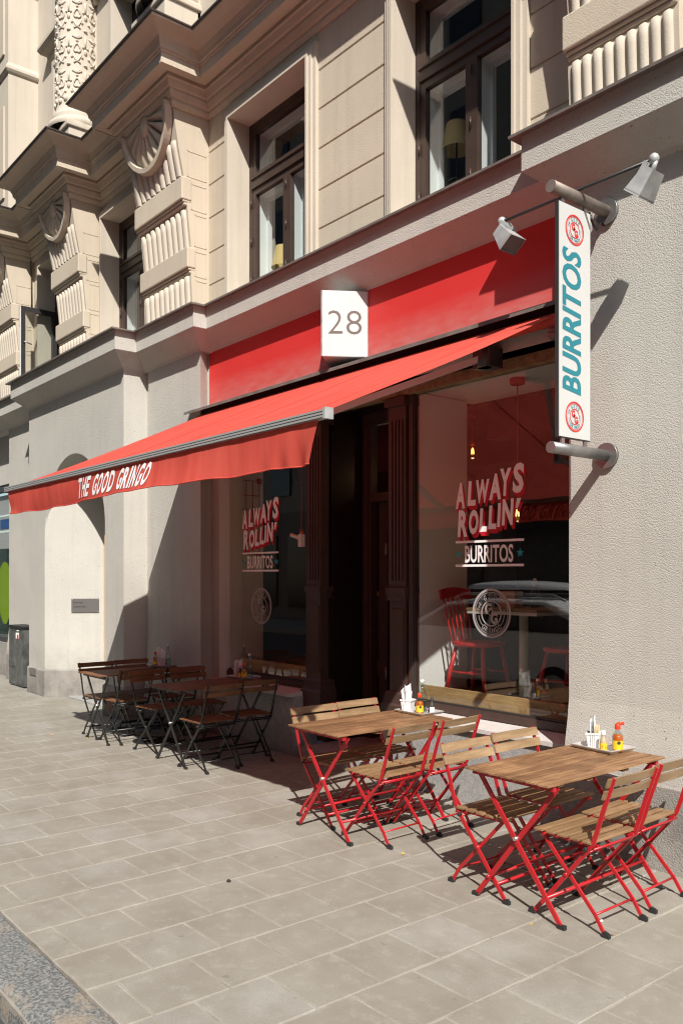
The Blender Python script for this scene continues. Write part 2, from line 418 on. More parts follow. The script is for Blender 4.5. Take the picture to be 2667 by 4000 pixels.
# ================================================================== GROUND
# pavement: square slabs in courses across the pavement, half-bonded; kerb stones; road; far side of the street
PX, PY, X0, Y0 = .358, .345, -2.285, -1.305
GAP = .0095
Fpx = 3322.
def project(x, y, z):
    vx, vy = -math.cos(YAW), math.sin(YAW); rx, ry = math.sin(YAW), math.cos(YAW); a, b = x, y+4.55
    d = a*vx+b*vy; q = a*rx+b*ry
    return (1333.5+Fpx*q/d, 2250-Fpx*(z-1.7)/d, d) if d > .2 else (9e9, 9e9, d)
pave_bed = MB(); pave_bed.box(-60, 30, -3.16, .19, -.30, -.0045)
pavement = struct('pavement', pave_bed, M['mortar'])
slabs = []
for k in range(-14, 66):
    xa = X0-(k+1)*PX; off = 0 if k % 2 == 0 else PY/2
    for j in range(-8, 8):
        ya = Y0+j*PY+off
        y0, y1 = max(ya, -3.16), min(ya+PY, .185)
        if y1-y0 < .05: continue
        cx, cy = xa+PX/2, (y0+y1)/2
        u, v, d = project(cx, cy, 0)
        seen = -150 < u < 2817 and v < 4200 and d > .3
        slabs.append((0 if seen else 1, d if seen else 99+abs(cx), cx, cy, y1-y0))
slabs.sort()
slab_mesh = {}; stuff_mb = MB()
for i, (sn, d, cx, cy, h) in enumerate(slabs):
    if sn == 0 and i < 300:
        key = round(h, 3)
        if key not in slab_mesh:
            slab_mesh[key] = MB().cbox(-PX/2+GAP/2, PX/2-GAP/2, -h/2+GAP/2, h/2-GAP/2, -.05, 0, .004).mesh('paving_slab')
        o = part(pavement, 'paving_slab', slab_mesh[key], M['slab'])
        o.location = (cx, cy, random.uniform(-.0011, .0011)); o.rotation_euler = (random.gauss(0,.0012), random.gauss(0,.0012), random.gauss(0,.0012))
    else:
        stuff_mb.cbox(cx-PX/2+GAP/2, cx+PX/2-GAP/2, cy-h/2+GAP/2, cy+h/2-GAP/2, -.05, random.uniform(-.0011,.0011), .004)
part(pavement, 'distant_paving', stuff_mb, M['slab'], kind='stuff')
kerb = struct('kerb', MB().box(-60, 30, -3.42, -3.175, -.32, -.02), M['mortar'])
x = 3.0
lens_ = [1.02, .93, 1.1, .84, 1.0]
joint = -3.672+3*1.0
xs = []
xx = -3.672+.96*6
k = 0
while xx > -16:
    l = (.96, .96, .96, .96, .96, .96, .88, 1.05, .92, 1.0)[min(k, 9)]; xs.append((xx-l, xx)); xx -= l; k += 1
for i, (a, b) in enumerate(xs):
    mb = MB(); n = 8; vs = []; rng = random.Random(i)
    # rough-hewn kerb stone: wavy edges, rounded arris to the road
    for s in range(n+1):
        xq = a+.006+(b-a-.012)*s/n; w = rng.uniform(-.008,.008)
        for (yy, zz) in ((-3.172+rng.uniform(-.006,.004),-.3), (-3.172+rng.uniform(-.007,.004),-.004), (-3.185,.002+rng.uniform(-.003,.003)), (-3.31,.003+rng.uniform(-.005,.005)), (-3.395+w,-.004), (-3.425+w,-.03), (-3.445+w,-.30)):
            vs.append((xq, yy, zz))
    fs = [(s*7+q, (s+1)*7+q, (s+1)*7+q+1, s*7+q+1) for s in range(n) for q in range(6)]+[tuple(range(7)), tuple(range(7*n+6, 7*n-1, -1))]
    mb.add(vs, fs, False); part(kerb, 'kerb_stone', mb, M['kerb_granite'])
struct('road', MB().box(-90, 60, -10.2, -3.415, -.5, -.12), M['asphalt'])
struct('opposite_pavement', MB().box(-90, 60, -14, -10.2, -.5, 0), M['slab'])
struct('ground', MB().box(-150, 120, -120, 60, -1.2, -.51), M['asphalt'])

# ================================================================== BUILDING
bld = thing('building', 'beige stucco town house with carved brackets above a grey rendered ground floor', 'building', (-5.7, 0, 0))
RG, RS, ST, SP, CB = M['render_grey'], M['render_smooth'], M['stucco'], M['stucco_pale'], M['concrete_base']
GY = .43      # shop glazing plane
def flare_pier(name, x0, x1, yf, z1, y1, splayL=None, splayR=None, ztop=4.25, base=.5, mat=RG):
    """pier of render that swells outwards above its plinth; optional splayed reveals to depth y1"""
    prof = [(0, base), (.030, base), (.030, base+.06), (.022, base+.16), (.010, base+.28), (0, base+.42), (0, ztop)]
    path = []
    if splayL: path += [(splayL, y1)]
    else: path += [(x0, yf+.3)]
    path += [(x0, yf), (x1, yf)]
    if splayR: path += [(splayR, y1)]
    else: path += [(x1, yf+.3)]
    mb = MB(); mb.sweep(path, prof)
    return part(bld, name, mb, mat), path
def plinth(path, base, out=.04, name='plinth'):
    part(bld, name, MB().sweep(path, [(0,-.2),(out,-.2),(out,base-.015),(out-.015,base),(-.05,base)]), CB)
# right pier P0, pier P1 left of the shopfront, arched pier P2, next pier
_, pth = flare_pier('pier', -3.28, -2.50, 0, 0, GY+.12, splayL=-3.62, base=.50); plinth(pth, .50, .045)
_, pth = flare_pier('pier', -9.24, -8.02, .05, 0, GY+.12, splayR=-8.40, base=.42); plinth(pth, .42)
_, pth = flare_pier('pier', -9.40, -9.22, .09, 0, GY, base=.42, ztop=4.2); plinth(pth, .40, .03)
_, pth = flare_pier('pier', -14.40, -12.45, .10, 0, GY, base=.42); plinth(pth, .42)
# arched pier: front sheet cut by a round-headed niche, its reveal and the niche's back wall
AX0, AX1, AZ, YF, YB = -11.92, -9.88, 2.29, -.21, .11
ar = (AX1-AX0)/2; ac = (AX0+AX1)/2
arch = [(ac+ar*math.cos(t), AZ+ar*math.sin(t)) for t in [PI*i/28 for i in range(29)]]      # from right to left
XL, XR = -12.55, -9.36
mb = MB()
outline = [(XR, .38), (XR, 4.25), (XL, 4.25), (XL, .38), (AX0, .38)]+arch[::-1]+[(AX1, .38)]
mb.prism(outline, lambda u,v,w: (u, YF+w, v), 1.15)
o = part(bld, 'arched_pier', mb, RG)
SPX, SPY = -11.67, .04                     # the left cheek turns here, then runs back at sixty degrees
cheek = [(AX0-.001,YF+.004),(SPX,SPY),(SPX+.45,SPY+.78),(SPX+.40,SPY+.84),(AX0-.2,SPY+.5),(AX0-.2,YF+.05)]
part(bld, 'niche_cheek', MB().prism(cheek, lambda u,v,w: (u,v,.36+w), 3.1), RG)
part(bld, 'niche_plinth', MB().sweep([(AX0+.02,YF-.01),(SPX+.014,SPY-.02),(SPX+.46,SPY+.76)], [(0,-.2),(.012,-.2),(.012,.37),(-.02,.385)]), CB)
part(bld, 'niche_door', MB().box(-11.3,-9.7,.80,.86,0,3.6), M['brown_frame'])
part(bld, 'niche_step', MB().box(AX0,AX1,.0,.85,-.2,.02), M['granite'])
part(bld, 'corner_bead', MB().box(AX1-.012, AX1+.001, YF-.003, YF+.02, .42, 2.2), M['toothpick'])
for a, b in ((XL-.03, AX0+.035), (AX1-.035, XR+.03)):
    part(bld, 'plinth', MB().sweep([(a, YB), (a, YF-.02), (b, YF-.02), (b, YB+.2)], [(0,-.2),(.0,.36),(-.02,.385),(-.1,.385)]), CB)
part(bld, 'air_vent', MB().box(-9.80, -9.60, YF-.034, YF-.02, .06, .24), M['vent_terracotta'])
part(bld, 'survey_plate', MB().box(-12.44, -12.20, YF-.034, YF-.015, .27, .37), M['grey_steel'])
# wall backing everything up
back = MB()
back.box(-8.4, -3.0, .205, .6, 3.30, 4.3); back.box(-9.5,-8.05,.3,.6,0,4.3)
back.box(-3.3,-2.55,.12,.6,0,4.3); back.box(-2.6, 12, .35, .7, 0, 4.3); back.box(-14.3,-9.0,.45,.7,0,4.3); back.box(-40,-14.35,.3,.7,3.3,4.3); back.box(-40,-18,.1,.7,0,3.4)
part(bld, 'rear_wall', back, RS)
# ledge between the floors, mitred round every break in the front
LP = [(-40,.10),(-12.55,.10),(-12.55,-.21),(-9.36,-.21),(-9.36,.05),(-8.02,.05),(-8.02,.20),(-3.30,.20),(-3.30,0),(14,0)]
part(bld, 'ledge', MB().sweep(LP, [(-.15,4.12),(0,4.12),(.02,4.15),(.185,4.285),(.20,4.30),(.20,4.53),(-.3,4.56)]), RG)
part(bld, 'ledge_flashing', MB().sweep(LP, [(.19,4.527),(.255,4.512),(.26,4.512),(.26,4.53),(-.32,4.60)]), M['flashing'])
# ------------------------------------------------------------------ shopfront
sf = M['brown_frame']
for a, b in ((-8.45,-6.56),(-5.16,-3.3)): part(bld, 'shopfront_base', MB().box(a,b,.21,.5,-.2,.545), M['granite'])
for a, b in ((-8.40,-6.57),(-5.15,-3.32)):
    sl = MB().add([(a,.175,.545),(b,.175,.545),(b,.175,.575),(a,.175,.575),(a,.46,.606),(b,.46,.606),(b,.46,.545),(a,.46,.545)], [(0,1,2,3),(3,2,5,4),(4,5,6,7),(7,6,1,0),(0,3,4,7),(1,6,5,2)])
    part(bld, 'window_sill', sl, M['sill_stone'])
part(bld, 'fascia_board', MB().box(-8.085,-3.27,.195,.21,3.53,4.14), M['fascia_red'])
part(bld, 'fascia_soffit', MB().box(-8.3,-3.3,.21,GY-.01,3.30,3.34), M['interior_grey'])
part(bld, 'shopfront_beam', MB().box(-8.3,-3.3,.26,.40,3.34,3.50).box(-8.38,-3.45,.36,.44,3.22,3.305), M['wood_seat'])
def shop_window(x0, x1, label):
    w = part(bld, 'shop_window', MB().box(x0,x0+.045,GY-.03,GY+.05,.606,3.30).box(x1-.045,x1,GY-.03,GY+.05,.606,3.30)
             .box(x0+.045,x1-.045,GY-.035,GY+.05,.606,.668).box(x0+.045,x1-.045,GY-.03,GY+.05,3.225,3.30), sf, label=label)
    part(w, 'window_bead', MB().box(x0+.045,x1-.045,GY-.02,GY-.004,.669,.684).box(x0+.045,x0+.058,GY-.02,GY-.004,.684,3.22), M['sign_edge'])
    part(w, 'window_pane', MB().add([(x0+.045,GY,.668),(x1-.045,GY,.668),(x1-.045,GY,3.225),(x0+.045,GY,3.225)], [(0,1,2,3)]), M['glass'])
    return w
winR = shop_window(-5.17, -3.36, 'shop window right of the doorway with red chairs inside')
winL = shop_window(-8.30, -6.56, 'shaded shop window behind the black tables')
# hand-drawn style lettering on both panes
ALW = [('A',0,.30,.13,0),('L',.165,.285,.115,.028),('W',.285,.265,.175,.055),('A',.455,.29,.155,.085),('Y',.60,.305,.14,.125),('S',.755,.32,.14,.155)]
ROL = [('R',.03,.31,.135,0),('O',.185,.275,.13,.03),('L',.325,.265,.105,.055),('L',.445,.265,.105,.085),('I',.56,.265,.05,.11),('N',.62,.29,.15,.13)]
def window_words(w, xl, wd, dz):
    k = wd/.68; yz = GY-.004
    f1 = lambda u, v: (xl+u*k, yz-.0015, v)
    f2 = lambda u, v: (xl+u*k+.018*k, yz, v-.028)
    white, red, teal, frost = MB(), MB(), MB(), MB()
    z_a, z_r = 2.243+dz, 2.020+dz
    for base, rows in ((z_a, ALW), (z_r, ROL)):
        for ch, ux, h, wch, up in rows:
            lettering(white, ch, f1, ux*.76, base+up*.55, wch*.76, h*.60, .045, .10)
            for q in range(5):
                fq = (lambda e: (lambda u, v: (xl+u*k+.020*k*e, yz+.0002*q, v-.032*e)))((q+1)/5)
                lettering(red, ch, fq, ux*.76, base+up*.55, wch*.76, h*.60, .045, .10)
    ap = [(.615,.275),(.655,.275),(.625,.205),(.60,.20)]
    white.add([f1(u, z_r+v-.02) for u, v in ap], [(0,1,2,3)]); red.add([f2(u, z_r+v-.02) for u, v in ap], [(0,1,2,3)])
    for zz in (1.958, 1.772): white.add([f1(0,zz+dz),f1(.68,zz+dz),f1(.68,zz+.018+dz),f1(0,zz+.018+dz)], [(0,1,2,3)])
    lettering(white, 'BURRITOS', f1, .10, 1.808+dz, .48, .125, .02)
    for cx in (.035, .645):
        pts = [f1(cx+(.036 if i%2==0 else .015)*math.sin(PI*i/5), 1.872+dz+k*(.036 if i%2==0 else .015)*math.cos(PI*i/5)) for i in range(10)]
        teal.add(pts, [tuple(range(10))])
    part(w, 'lettering', red, M['letter_red'], label='red drop shadow of the lettering'); part(w, 'lettering', white, M['letter_white'], label='white words ALWAYS ROLLIN BURRITOS')
    part(w, 'star', teal, M['letter_teal'])
    cx = xl+wd*.54; cz = 1.415+dz*1.1; f3 = lambda u, v: (cx+u, yz, cz+v)
    roundel(frost, frost, frost, f3, .19); part(w, 'logo', frost, M['letter_frost'], label='grey round logo')
window_words(winR, -4.66, .68, 0); window_words(winL, -7.785, .68, -.026)
# fluted door posts
for x0, x1 in ((-6.555,-6.345),(-5.40,-5.185)):
    mb = MB(); n = 4; wv = (x1-x0-.05)/n
    mb.box(x0,x1,GY-.05,GY+.1,1.60,3.30); mb.box(x0+.012,x1-.012,GY-.045,GY+.1,.70,1.55)
    for i in range(n): mb.box(x0+.025+i*wv+.010, x0+.025+(i+1)*wv-.010, GY-.064, GY-.05, 1.66, 3.02)
    mb.box(x0-.012,x1+.012,GY-.075,GY+.1,1.545,1.60); mb.box(x0-.004,x1+.004,GY-.062,GY+.1,1.49,1.545)
    mb.box(x0-.015,x1+.015,GY-.085,GY+.1,3.14,3.21)
    mb.box(x0+.03,x1-.03,GY-.056,GY-.045,.80,1.42)
    mb.sweep([(x0,GY+.1),(x0,GY-.05),(x1,GY-.05),(x1,GY+.1)], [(0,.72),(.02,.70),(.035,.62),(.05,.60),(.05,.30),(0,.30)])
    part(bld, 'door_post', mb, sf)
# recessed doorway
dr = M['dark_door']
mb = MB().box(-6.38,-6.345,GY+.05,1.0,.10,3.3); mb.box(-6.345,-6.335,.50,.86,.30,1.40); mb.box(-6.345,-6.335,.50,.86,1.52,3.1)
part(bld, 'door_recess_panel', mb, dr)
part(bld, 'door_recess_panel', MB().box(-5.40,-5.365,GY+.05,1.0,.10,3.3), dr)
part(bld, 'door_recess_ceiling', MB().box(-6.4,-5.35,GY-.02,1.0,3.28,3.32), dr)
part(bld, 'door_step', MB().box(-6.345,-5.40,.14,1.05,-.2,.12), M['granite'])
door = part(bld, 'door', MB().box(-6.345,-6.22,.90,.98,.12,3.28).box(-5.50,-5.40,.90,.98,.12,3.28).box(-6.22,-5.50,.89,.98,2.42,2.50).box(-6.22,-5.50,.90,.98,3.18,3.28)
            .box(-6.20,-6.08,.985,1.03,.13,2.42).box(-6.30,-6.25,.885,.90,.2,3.2), sf)
part(door, 'door_pane', MB().add([(-6.22,.94,2.5),(-5.5,.94,2.5),(-5.5,.94,3.18),(-6.22,.94,3.18)], [(0,1,2,3)]), M['glass'])
part(door, 'door_hinge', MB().tube([(-6.085,.975,.7),(-6.085,.975,.82)],.012).tube([(-6.085,.975,1.9),(-6.085,.975,2.02)],.012), M['grey_steel'])
part(bld, 'dark_line', MB().tube([(-2.757,-.008,.785),(-2.768,-.010,.74),(-2.765,-.012,.70),(-2.782,-.018,.65),(-2.786,-.024,.60)],[.002,.004,.003,.005,.002],5), M['interior_dark'])  # thin dark line running down the pier face
part(bld, 'door_lamp_bracket', MB().box(-6.60,-6.55,.30,.345,1.98,2.10).tube([(-6.60,.325,2.06),(-6.68,.27,2.10)],.018), M['cream'])

# ------------------------------------------------------------------ upper storey
WY = .15
def wall_run(x0, x1, zs, y=WY, gap=.010, mat=ST):
    mb = MB().box(x0,x1,y+.012,y+.3,zs[0],zs[-1]); part(bld, 'wall_core', mb, ST)
    for a, b in zip(zs[:-1], zs[1:]):
        o = part(bld, 'wall_block', MB().box(x0,x1,y,y+.05,a+gap/2,b-gap/2), mat); bevel(o, .006, 1)
ZC = [4.56,4.835,5.185,5.56,5.918,6.27,6.72]
RX = [(-3.72,-3.22),(-6.09,-5.14),(-8.05,-7.645)]
for a, b in RX: wall_run(a, b, ZC)
def tall_window(x0, x1, z0, z1, zt, y=WY, open_left=False, label=None, deep=.20, head=True):
    """window of the upper floor: moulded surround, reveal, brown casements with a top light, white inner frames"""
    t = .115
    mb = MB()
    for k, (w, pr, yb) in enumerate(((t,.035,y+.3),(t*.62,.055,y-.035),(t*.25,.07,y-.055))):
        mb.box(x0-w, x0-.002*k, y-pr, yb, z0-.02, z1+w-.003); mb.box(x1+.002*k, x1+w, y-pr, yb, z0-.02, z1+w-.003); mb.box(x0-.002*k+.0, x1+.002*k, y-pr, yb, z1+.002*k, z1+w-.003)
    part(bld, 'window_surround', mb, SP)
    fy = y+deep; f = .055
    w = part(bld, 'window', MB().box(x0,x0+f,fy,fy+.07,z0,z1).box(x1-f,x1,fy,fy+.07,z0,z1).box(x0+f,x1-f,fy,fy+.07,z1-f,z1).box(x0+f,x1-f,fy,fy+.07,z0,z0+.045)
             .box(x0+f,x1-f,fy-.015,fy+.07,zt-.045,zt+.045).box(x0+f,x1-f,fy-.03,fy+.02,zt+.045,zt+.06), M['brown_window'], label=label)
    xm = (x0+x1)/2
    def sash(a, b, c, d, glassname='glass_old', fn='sash'):
        s = .06
        fr = part(w, fn, MB().box(a,a+s,fy+.005,fy+.055,c,d).box(b-s,b,fy+.005,fy+.055,c,d).box(a+s,b-s,fy+.005,fy+.055,d-s,d).box(a+s,b-s,fy+.005,fy+.055,c,c+s), M['brown_window'])
        part(w, 'window_pane', MB().add([(a+s,fy+.03,c+s),(b-s,fy+.03,c+s),(b-s,fy+.03,d-s),(a+s,fy+.03,d-s)], [(0,1,2,3)]), M[glassname])
        part(w, 'inner_frame', MB().box(a+s-.025,a+s,fy+.06,fy+.19,c+s,d-s).box(b-s,b-s+.025,fy+.06,fy+.19,c+s,d-s).box(a+s,b-s,fy+.06,fy+.19,d-s,d-s+.02).box(a+s,b-s,fy+.06,fy+.19,c+s-.02,c+s)
             .box(a+s,a+s+.03,fy+.15,fy+.19,c+s,d-s).box(b-s-.03,b-s,fy+.15,fy+.19,c+s,d-s).box(a+s+.03,b-s-.03,fy+.15,fy+.19,d-s-.03,d-s), M['white_frame'])
    sash(x0+f, x1-f, zt+.05, z1-f)
    if not open_left:
        sash(x0+f, xm, z0+.05, zt-.05)
    sash(xm, x1-f, z0+.05, zt-.05)
    for zz in (.16,.5,.84):
        zc = z0+(zt-z0)*zz; hg = MB()
        hg.tube([(x0+f-.004,fy-.01,zc-.05),(x0+f-.004,fy-.01,zc+.05)],.009,6); part(w, 'hinge', hg, M['brown_window'])
        part(w, 'hinge', MB().tube([(xm,fy-.006,zc-.04),(xm,fy-.006,zc+.04)],.008,6), M['brown_window'])
    # dim room behind
    rm = MB(); xa, xb, ya, yb = x0-.25, x1+.6, fy+.2, fy+2.6
    rm.add([(xa,ya,z0-.1),(xb,ya,z0-.1),(xb,yb,z0-.1),(xa,yb,z0-.1),(xa,ya,z1+.2),(xb,ya,z1+.2),(xb,yb,z1+.2),(xa,yb,z1+.2)], [(0,1,2,3),(4,5,6,7),(1,2,6,5),(2,3,7,6),(3,0,4,7)])
    part(bld, 'room_lining', rm, M['interior_grey'])
    part(bld, 'wall_core', MB().box(x0-.3,x1+.3,y+.31,y+.40,z1-.02,z1+.4).box(x0-.3,x1+.3,y-.03,fy+.2,z0-.25,z0-.003), SP)
    part(bld, 'curtain', MB().prism([(x0+.055+.009*i, fy+.24+(.02 if i%2 else 0)) for i in range(7)]+[(x0+.055+.009*(6-i), fy+.25+(.02 if (6-i)%2 else 0)) for i in range(7)], lambda u,v,q: (u,v,z0+q), z1-z0), M['curtain'])
    return w
Z0W, Z1W, ZTW = 4.60, 6.42, 5.78
w1 = tall_window(-5.04, -3.82, Z0W, Z1W, ZTW, label='wide window above the hanging blade sign')
w2 = tall_window(-7.53, -6.20, Z0W, Z1W, ZTW, label='window with a yellow lampshade behind the glass')
w3 = tall_window(-10.70, -9.42, Z0W, Z1W, ZTW, label='window between two carved brackets')
w4 = tall_window(-13.02, -11.80, Z0W, Z1W, ZTW, open_left=True, label='window with one casement swung wide open')
tall_window(-16.6, -15.3, Z0W, Z1W, ZTW)
# frieze under the cornice and stretches of plain wall
fr_ = MB()
for a, b in ((-5.14,-3.72),(-7.645,-6.09),(-10.82,-9.30),(-13.14,-11.68)): fr_.box(a,b,WY,WY+.3,6.535,6.8)
for a, b in ((-9.32,-7.9),(-11.7,-10.8),(-14.6,-13.12),(-30,-16.7),(-15.2,-14.5),(-3.3,-2.3),(-2.3,14)): fr_.box(a,b,WY+.01,WY+.3,4.5,6.8)
part(bld, 'wall', fr_, ST)
# the casement that stands open
cs = part(w4, 'open_casement', MB().box(-12.965,-12.91,-.20,-.14,4.65,5.76).box(-12.965,-12.91,.27,.34,4.65,5.76).box(-12.965,-12.91,-.14,.27,5.69,5.76).box(-12.965,-12.91,-.14,.27,4.65,4.72), M['sign_edge'], label='casement swung open over the ledge')
part(w4, 'window_pane', MB().add([(-12.935,-.14,4.72),(-12.935,.27,4.72),(-12.935,.27,5.69),(-12.935,-.14,5.69)], [(0,1,2,3)]), M['glass_old'])
part(w4, 'casement_edge', MB().box(-12.962,-12.935,-.206,-.199,4.66,5.75), M['white_frame'])
part(w4, 'window_handle', MB().tube([(-12.905,-.17,5.22),(-12.88,-.17,5.22),(-12.87,-.06,5.19)],.009,6), M['grey_steel'])
# --- brackets: three fluted zones between plain bands, fan shell on top, swelling outwards
def bracket(x0, x1):
    ys = [(4.60,-.05),(4.86,-.065),(5.19,-.065),(5.57,-.105),(5.92,-.15),(6.20,-.21),(6.72,-.30)]
    def yat(z):
        for (a, ya), (b, yb) in zip(ys[:-1], ys[1:]):
            if z <= b: return ya+(yb-ya)*(z-a)/(b-a)
        return ys[-1][1]
    mb = MB(); prof = [(yat(z), z) for z in (4.56,4.86,5.19,5.57,5.92,6.2,6.45,6.72)]+[(WY+.1,6.72),(WY+.1,4.56)]
    mb.prism(prof, lambda u,v,w: (x0+w, u, v), x1-x0)
    b = part(bld, 'bracket', mb, ST)
    # plain bands with a moulded foot
    for za, zb in ((4.925,5.20),(5.635,5.93)):
        bb = MB(); y0 = yat((za+zb)/2)-.052
        bb.box(x0-.012,x1+.012,y0,yat(za)+.05,za+.055,zb); bb.box(x0-.004,x1+.004,y0+.018,yat(za)+.05,za+.03,za+.055); bb.box(x0+.002,x1-.002,y0+.034,yat(za)+.05,za,za+.03)
        o = part(b, 'band', bb, ST); bevel(o, .012, 2)
    # flutes: convex ribs with rounded heads
    n = 9; pit = (x1-x0-.05)/n
    for i in range(n):
        xc = x0+.025+pit*(i+.5)
        for za, zb in ((4.60,4.90),(5.21,5.60),(5.945,6.30)):
            m = 6; vs = []; fl = MB()
            zs = [za+(zb-za)*q/4 for q in range(5)]+[zb+.02]
            for q, z in enumerate(zs):
                rr = pit*.40 if q < 5 else pit*.08; dd = .030 if q < 5 else .004
                for s in range(m+1):
                    t = PI*s/m; vs.append((xc-rr*math.cos(t), yat(z)+.004-dd*math.sin(t)**.7, z))
            fl.add(vs, [(q*(m+1)+s,(q+1)*(m+1)+s,(q+1)*(m+1)+s+1,q*(m+1)+s+1) for q in range(5) for s in range(m)], True)
            part(b, 'flute', fl, SP)
    # raised panels on the visible flank
    pn = MB()
    for za, zb in ((4.62,4.86),(4.90,5.17),(5.22,5.56),(5.60,5.88),(5.94,6.22)):
        ya, yb = max(yat(za),yat(zb))+.045, WY-.03
        for q in ((ya,yb,za,za+.008),(ya,yb,zb-.008,zb),(ya,ya+.008,za,zb),(yb-.008,yb,za,zb)): pn.box(x1,x1+.004,*q)
    part(b, 'flank_panel', pn, ST)
    # fan shell in a half-round hood
    xc = (x0+x1)/2; R = (x1-x0)/2; zc = 6.68; sh = MB()
    def S(a, r, d): z = zc-r*math.cos(a)*.98; return (xc+r*math.sin(a), yat(max(z,5.9))-.012-d, z)
    N = 36
    for r0, r1, d0, d1 in ((R*.84,R*.88,.0,.07),(R*.88,R*.97,.07,.07),(R*.97,R*1.0,.07,0)):
        vs = []
        for i in range(N+1):
            a = -PI/2+PI*i/N; vs += [S(a,r0,d0), S(a,r1,d1)]
        sh.add(vs, [(2*i,2*i+1,2*i+3,2*i+2) for i in range(N)], False)
    part(b, 'shell_rim', sh, ST)
    for i in range(9):
        lobe = MB(); a0, a1 = -PI/2+PI*i/9, -PI/2+PI*(i+1)/9; vs = []; rs = (.16,.4,.6,.74,.84)
        for r in rs:
            for s in range(7):
                q = s/6; d = .052*math.sin(PI*q)*(1 if r < .8 else .35); vs.append(S(a0+(a1-a0)*(.06+.88*q), R*r, d+.004))
        lobe.add(vs, [(u*7+s,u*7+s+1,(u+1)*7+s+1,(u+1)*7+s) for u in range(4) for s in range(6)], True)
        part(b, 'shell_lobe', lobe, ST)
    part(b, 'shell_boss', MB().ball((xc,yat(6.6)-.04,6.63),.10,12,8,(1,.55,1.25)), ST)
    return b
BR = [(-3.24,-2.50),(-9.12,-8.02),(-11.75,-10.80),(-14.35,-13.42)]
for a, b in BR: bracket(a, b)
# --- main cornice, breaking forward over each bracket
CP = [(-40,WY)]
for a, b in sorted(BR): CP += [(a-.02,WY),(a-.02,WY-.44),(b+.02,WY-.44),(b+.02,WY)]
CP += [(14,WY)]
part(bld, 'cornice', MB().sweep(CP, [(-.05,6.62),(.015,6.62),(.035,6.655),(.035,6.685),(.055,6.695),(.08,6.74),(.08,6.765),(.10,6.775),(.125,6.825),(.14,6.835),(.14,6.875),(.165,6.875),(.165,6.86),(.262,6.86),(.262,6.848),(.28,6.848),(.28,6.95),(.295,6.955),(.295,6.975),(.31,6.98),(.315,7.02),(.34,7.07),(.40,7.105),(.455,7.125),(.488,7.14),(.488,7.165),(-.05,7.19)]), ST)
part(bld, 'cornice_flashing', MB().sweep(CP, [(.47,7.167),(.505,7.160),(.508,7.175),(.47,7.185),(-.1,7.23)]), M['flashing_dark'])
# --- second floor: wall, projecting wing, windows, ornate columns on pedestals
W2 = MB()
W2.box(-11.05,-10.46,WY,WY+.4,7.1,12.5); W2.box(-9.2,-3,WY,WY+.4,7.1,12.5); W2.box(-13.3,-12.50,WY,WY+.4,7.1,12.5); W2.box(-12.5,-11.0,WY,WY+.4,9.35,12.5); W2.box(-10.47,-9.1,WY,WY+.4,9.35,12.5); W2.box(-3,14,WY,WY+.4,7.1,12.5)
part(bld, 'wall', W2, SP)
part(bld, 'wing_wall', MB().box(-40,-13.2,-.30,WY+.3,7.1,12.5), SP)
part(bld, 'wing_panel', MB().box(-20,-13.36,-.325,-.30,7.5,8.9).box(-20,-13.36,-.325,-.30,9.7,12), M['stucco'])
part(bld, 'string_course', MB().sweep([(-40,-.30),(-13.2,-.30),(-13.2,WY)], [(0,9.36),(.03,9.37),(.05,9.40),(.05,9.44),(.02,9.47),(0,9.52)]), SP)
part(bld, 'wing_cornice', MB().sweep([(-14,-.30),(-13.0,-.30),(-13.0,WY)], [(0,11.0),(.1,11.02),(.3,11.2),(.3,11.4),(0,11.5)]), ST)
def upper_window(x0, x1, z0, z1, label=None):
    mb = MB()
    for k, (w_, pr, yb) in enumerate(((.17,.03,WY+.3),(.12,.055,WY-.03),(.05,.075,WY-.055))):
        mb.box(x0-w_,x0-.002*k,WY-pr,yb,z0,z1+w_); mb.box(x1+.002*k,x1+w_,WY-pr,yb,z0,z1+w_); mb.box(x0-.002*k,x1+.002*k,WY-pr,yb,z1+.002*k,z1+w_)
    part(bld, 'window_surround', mb, SP)
    part(bld, 'window_hood', MB().sweep([(x0-.22,WY+.1),(x0-.22,WY-.02),(x1+.22,WY-.02),(x1+.22,WY+.1)], [(0,z1+.18),(.04,z1+.20),(.05,z1+.26),(.12,z1+.30),(.16,z1+.36),(.16,z1+.40),(0,z1+.44)]), ST)
    fy = WY+.22; xm = (x0+x1)/2
    w = part(bld, 'window', MB().box(x0,x0+.1,fy,fy+.07,z0,z1).box(x1-.1,x1,fy,fy+.07,z0,z1).box(xm-.05,xm+.05,fy,fy+.07,z0,z1).box(x0,x1,fy,fy+.07,z1-.1,z1).box(x0,x1,fy-.02,fy+.07,z0+1.35,z0+1.45), M['brown_window'], label=label)
    part(w, 'window_pane', MB().add([(x0,fy+.03,z0),(x1,fy+.03,z0),(x1,fy+.03,z1),(x0,fy+.03,z1)], [(0,1,2,3)]), M['glass_old'])
    part(w, 'inner_frame', MB().box(x0+.1,x0+.14,fy+.06,fy+.2,z0,z1).box(xm+.05,xm+.09,fy+.06,fy+.2,z0,z1), M['white_frame'])
    part(bld, 'room_lining', MB().box(x0-.1,x1+.1,fy+.4,fy+.45,z0,z1+.2), M['interior_grey'])
upper_window(-12.36,-11.15,7.2,9.2,'tall window beside the carved column')
upper_window(-10.36,-9.22,7.2,9.2,'window above the cornice')
part(bld, 'ribbed_panel', MB().box(-9.0,-8.2,WY-.03,WY+.02,7.6,9.4), ST)
rb = MB()
for i in range(26): rb.box(-8.94+i*.026,-8.925+i*.026,WY-.04,WY-.03,7.68,9.3)
part(bld, 'panel_ribs', rb, SP)
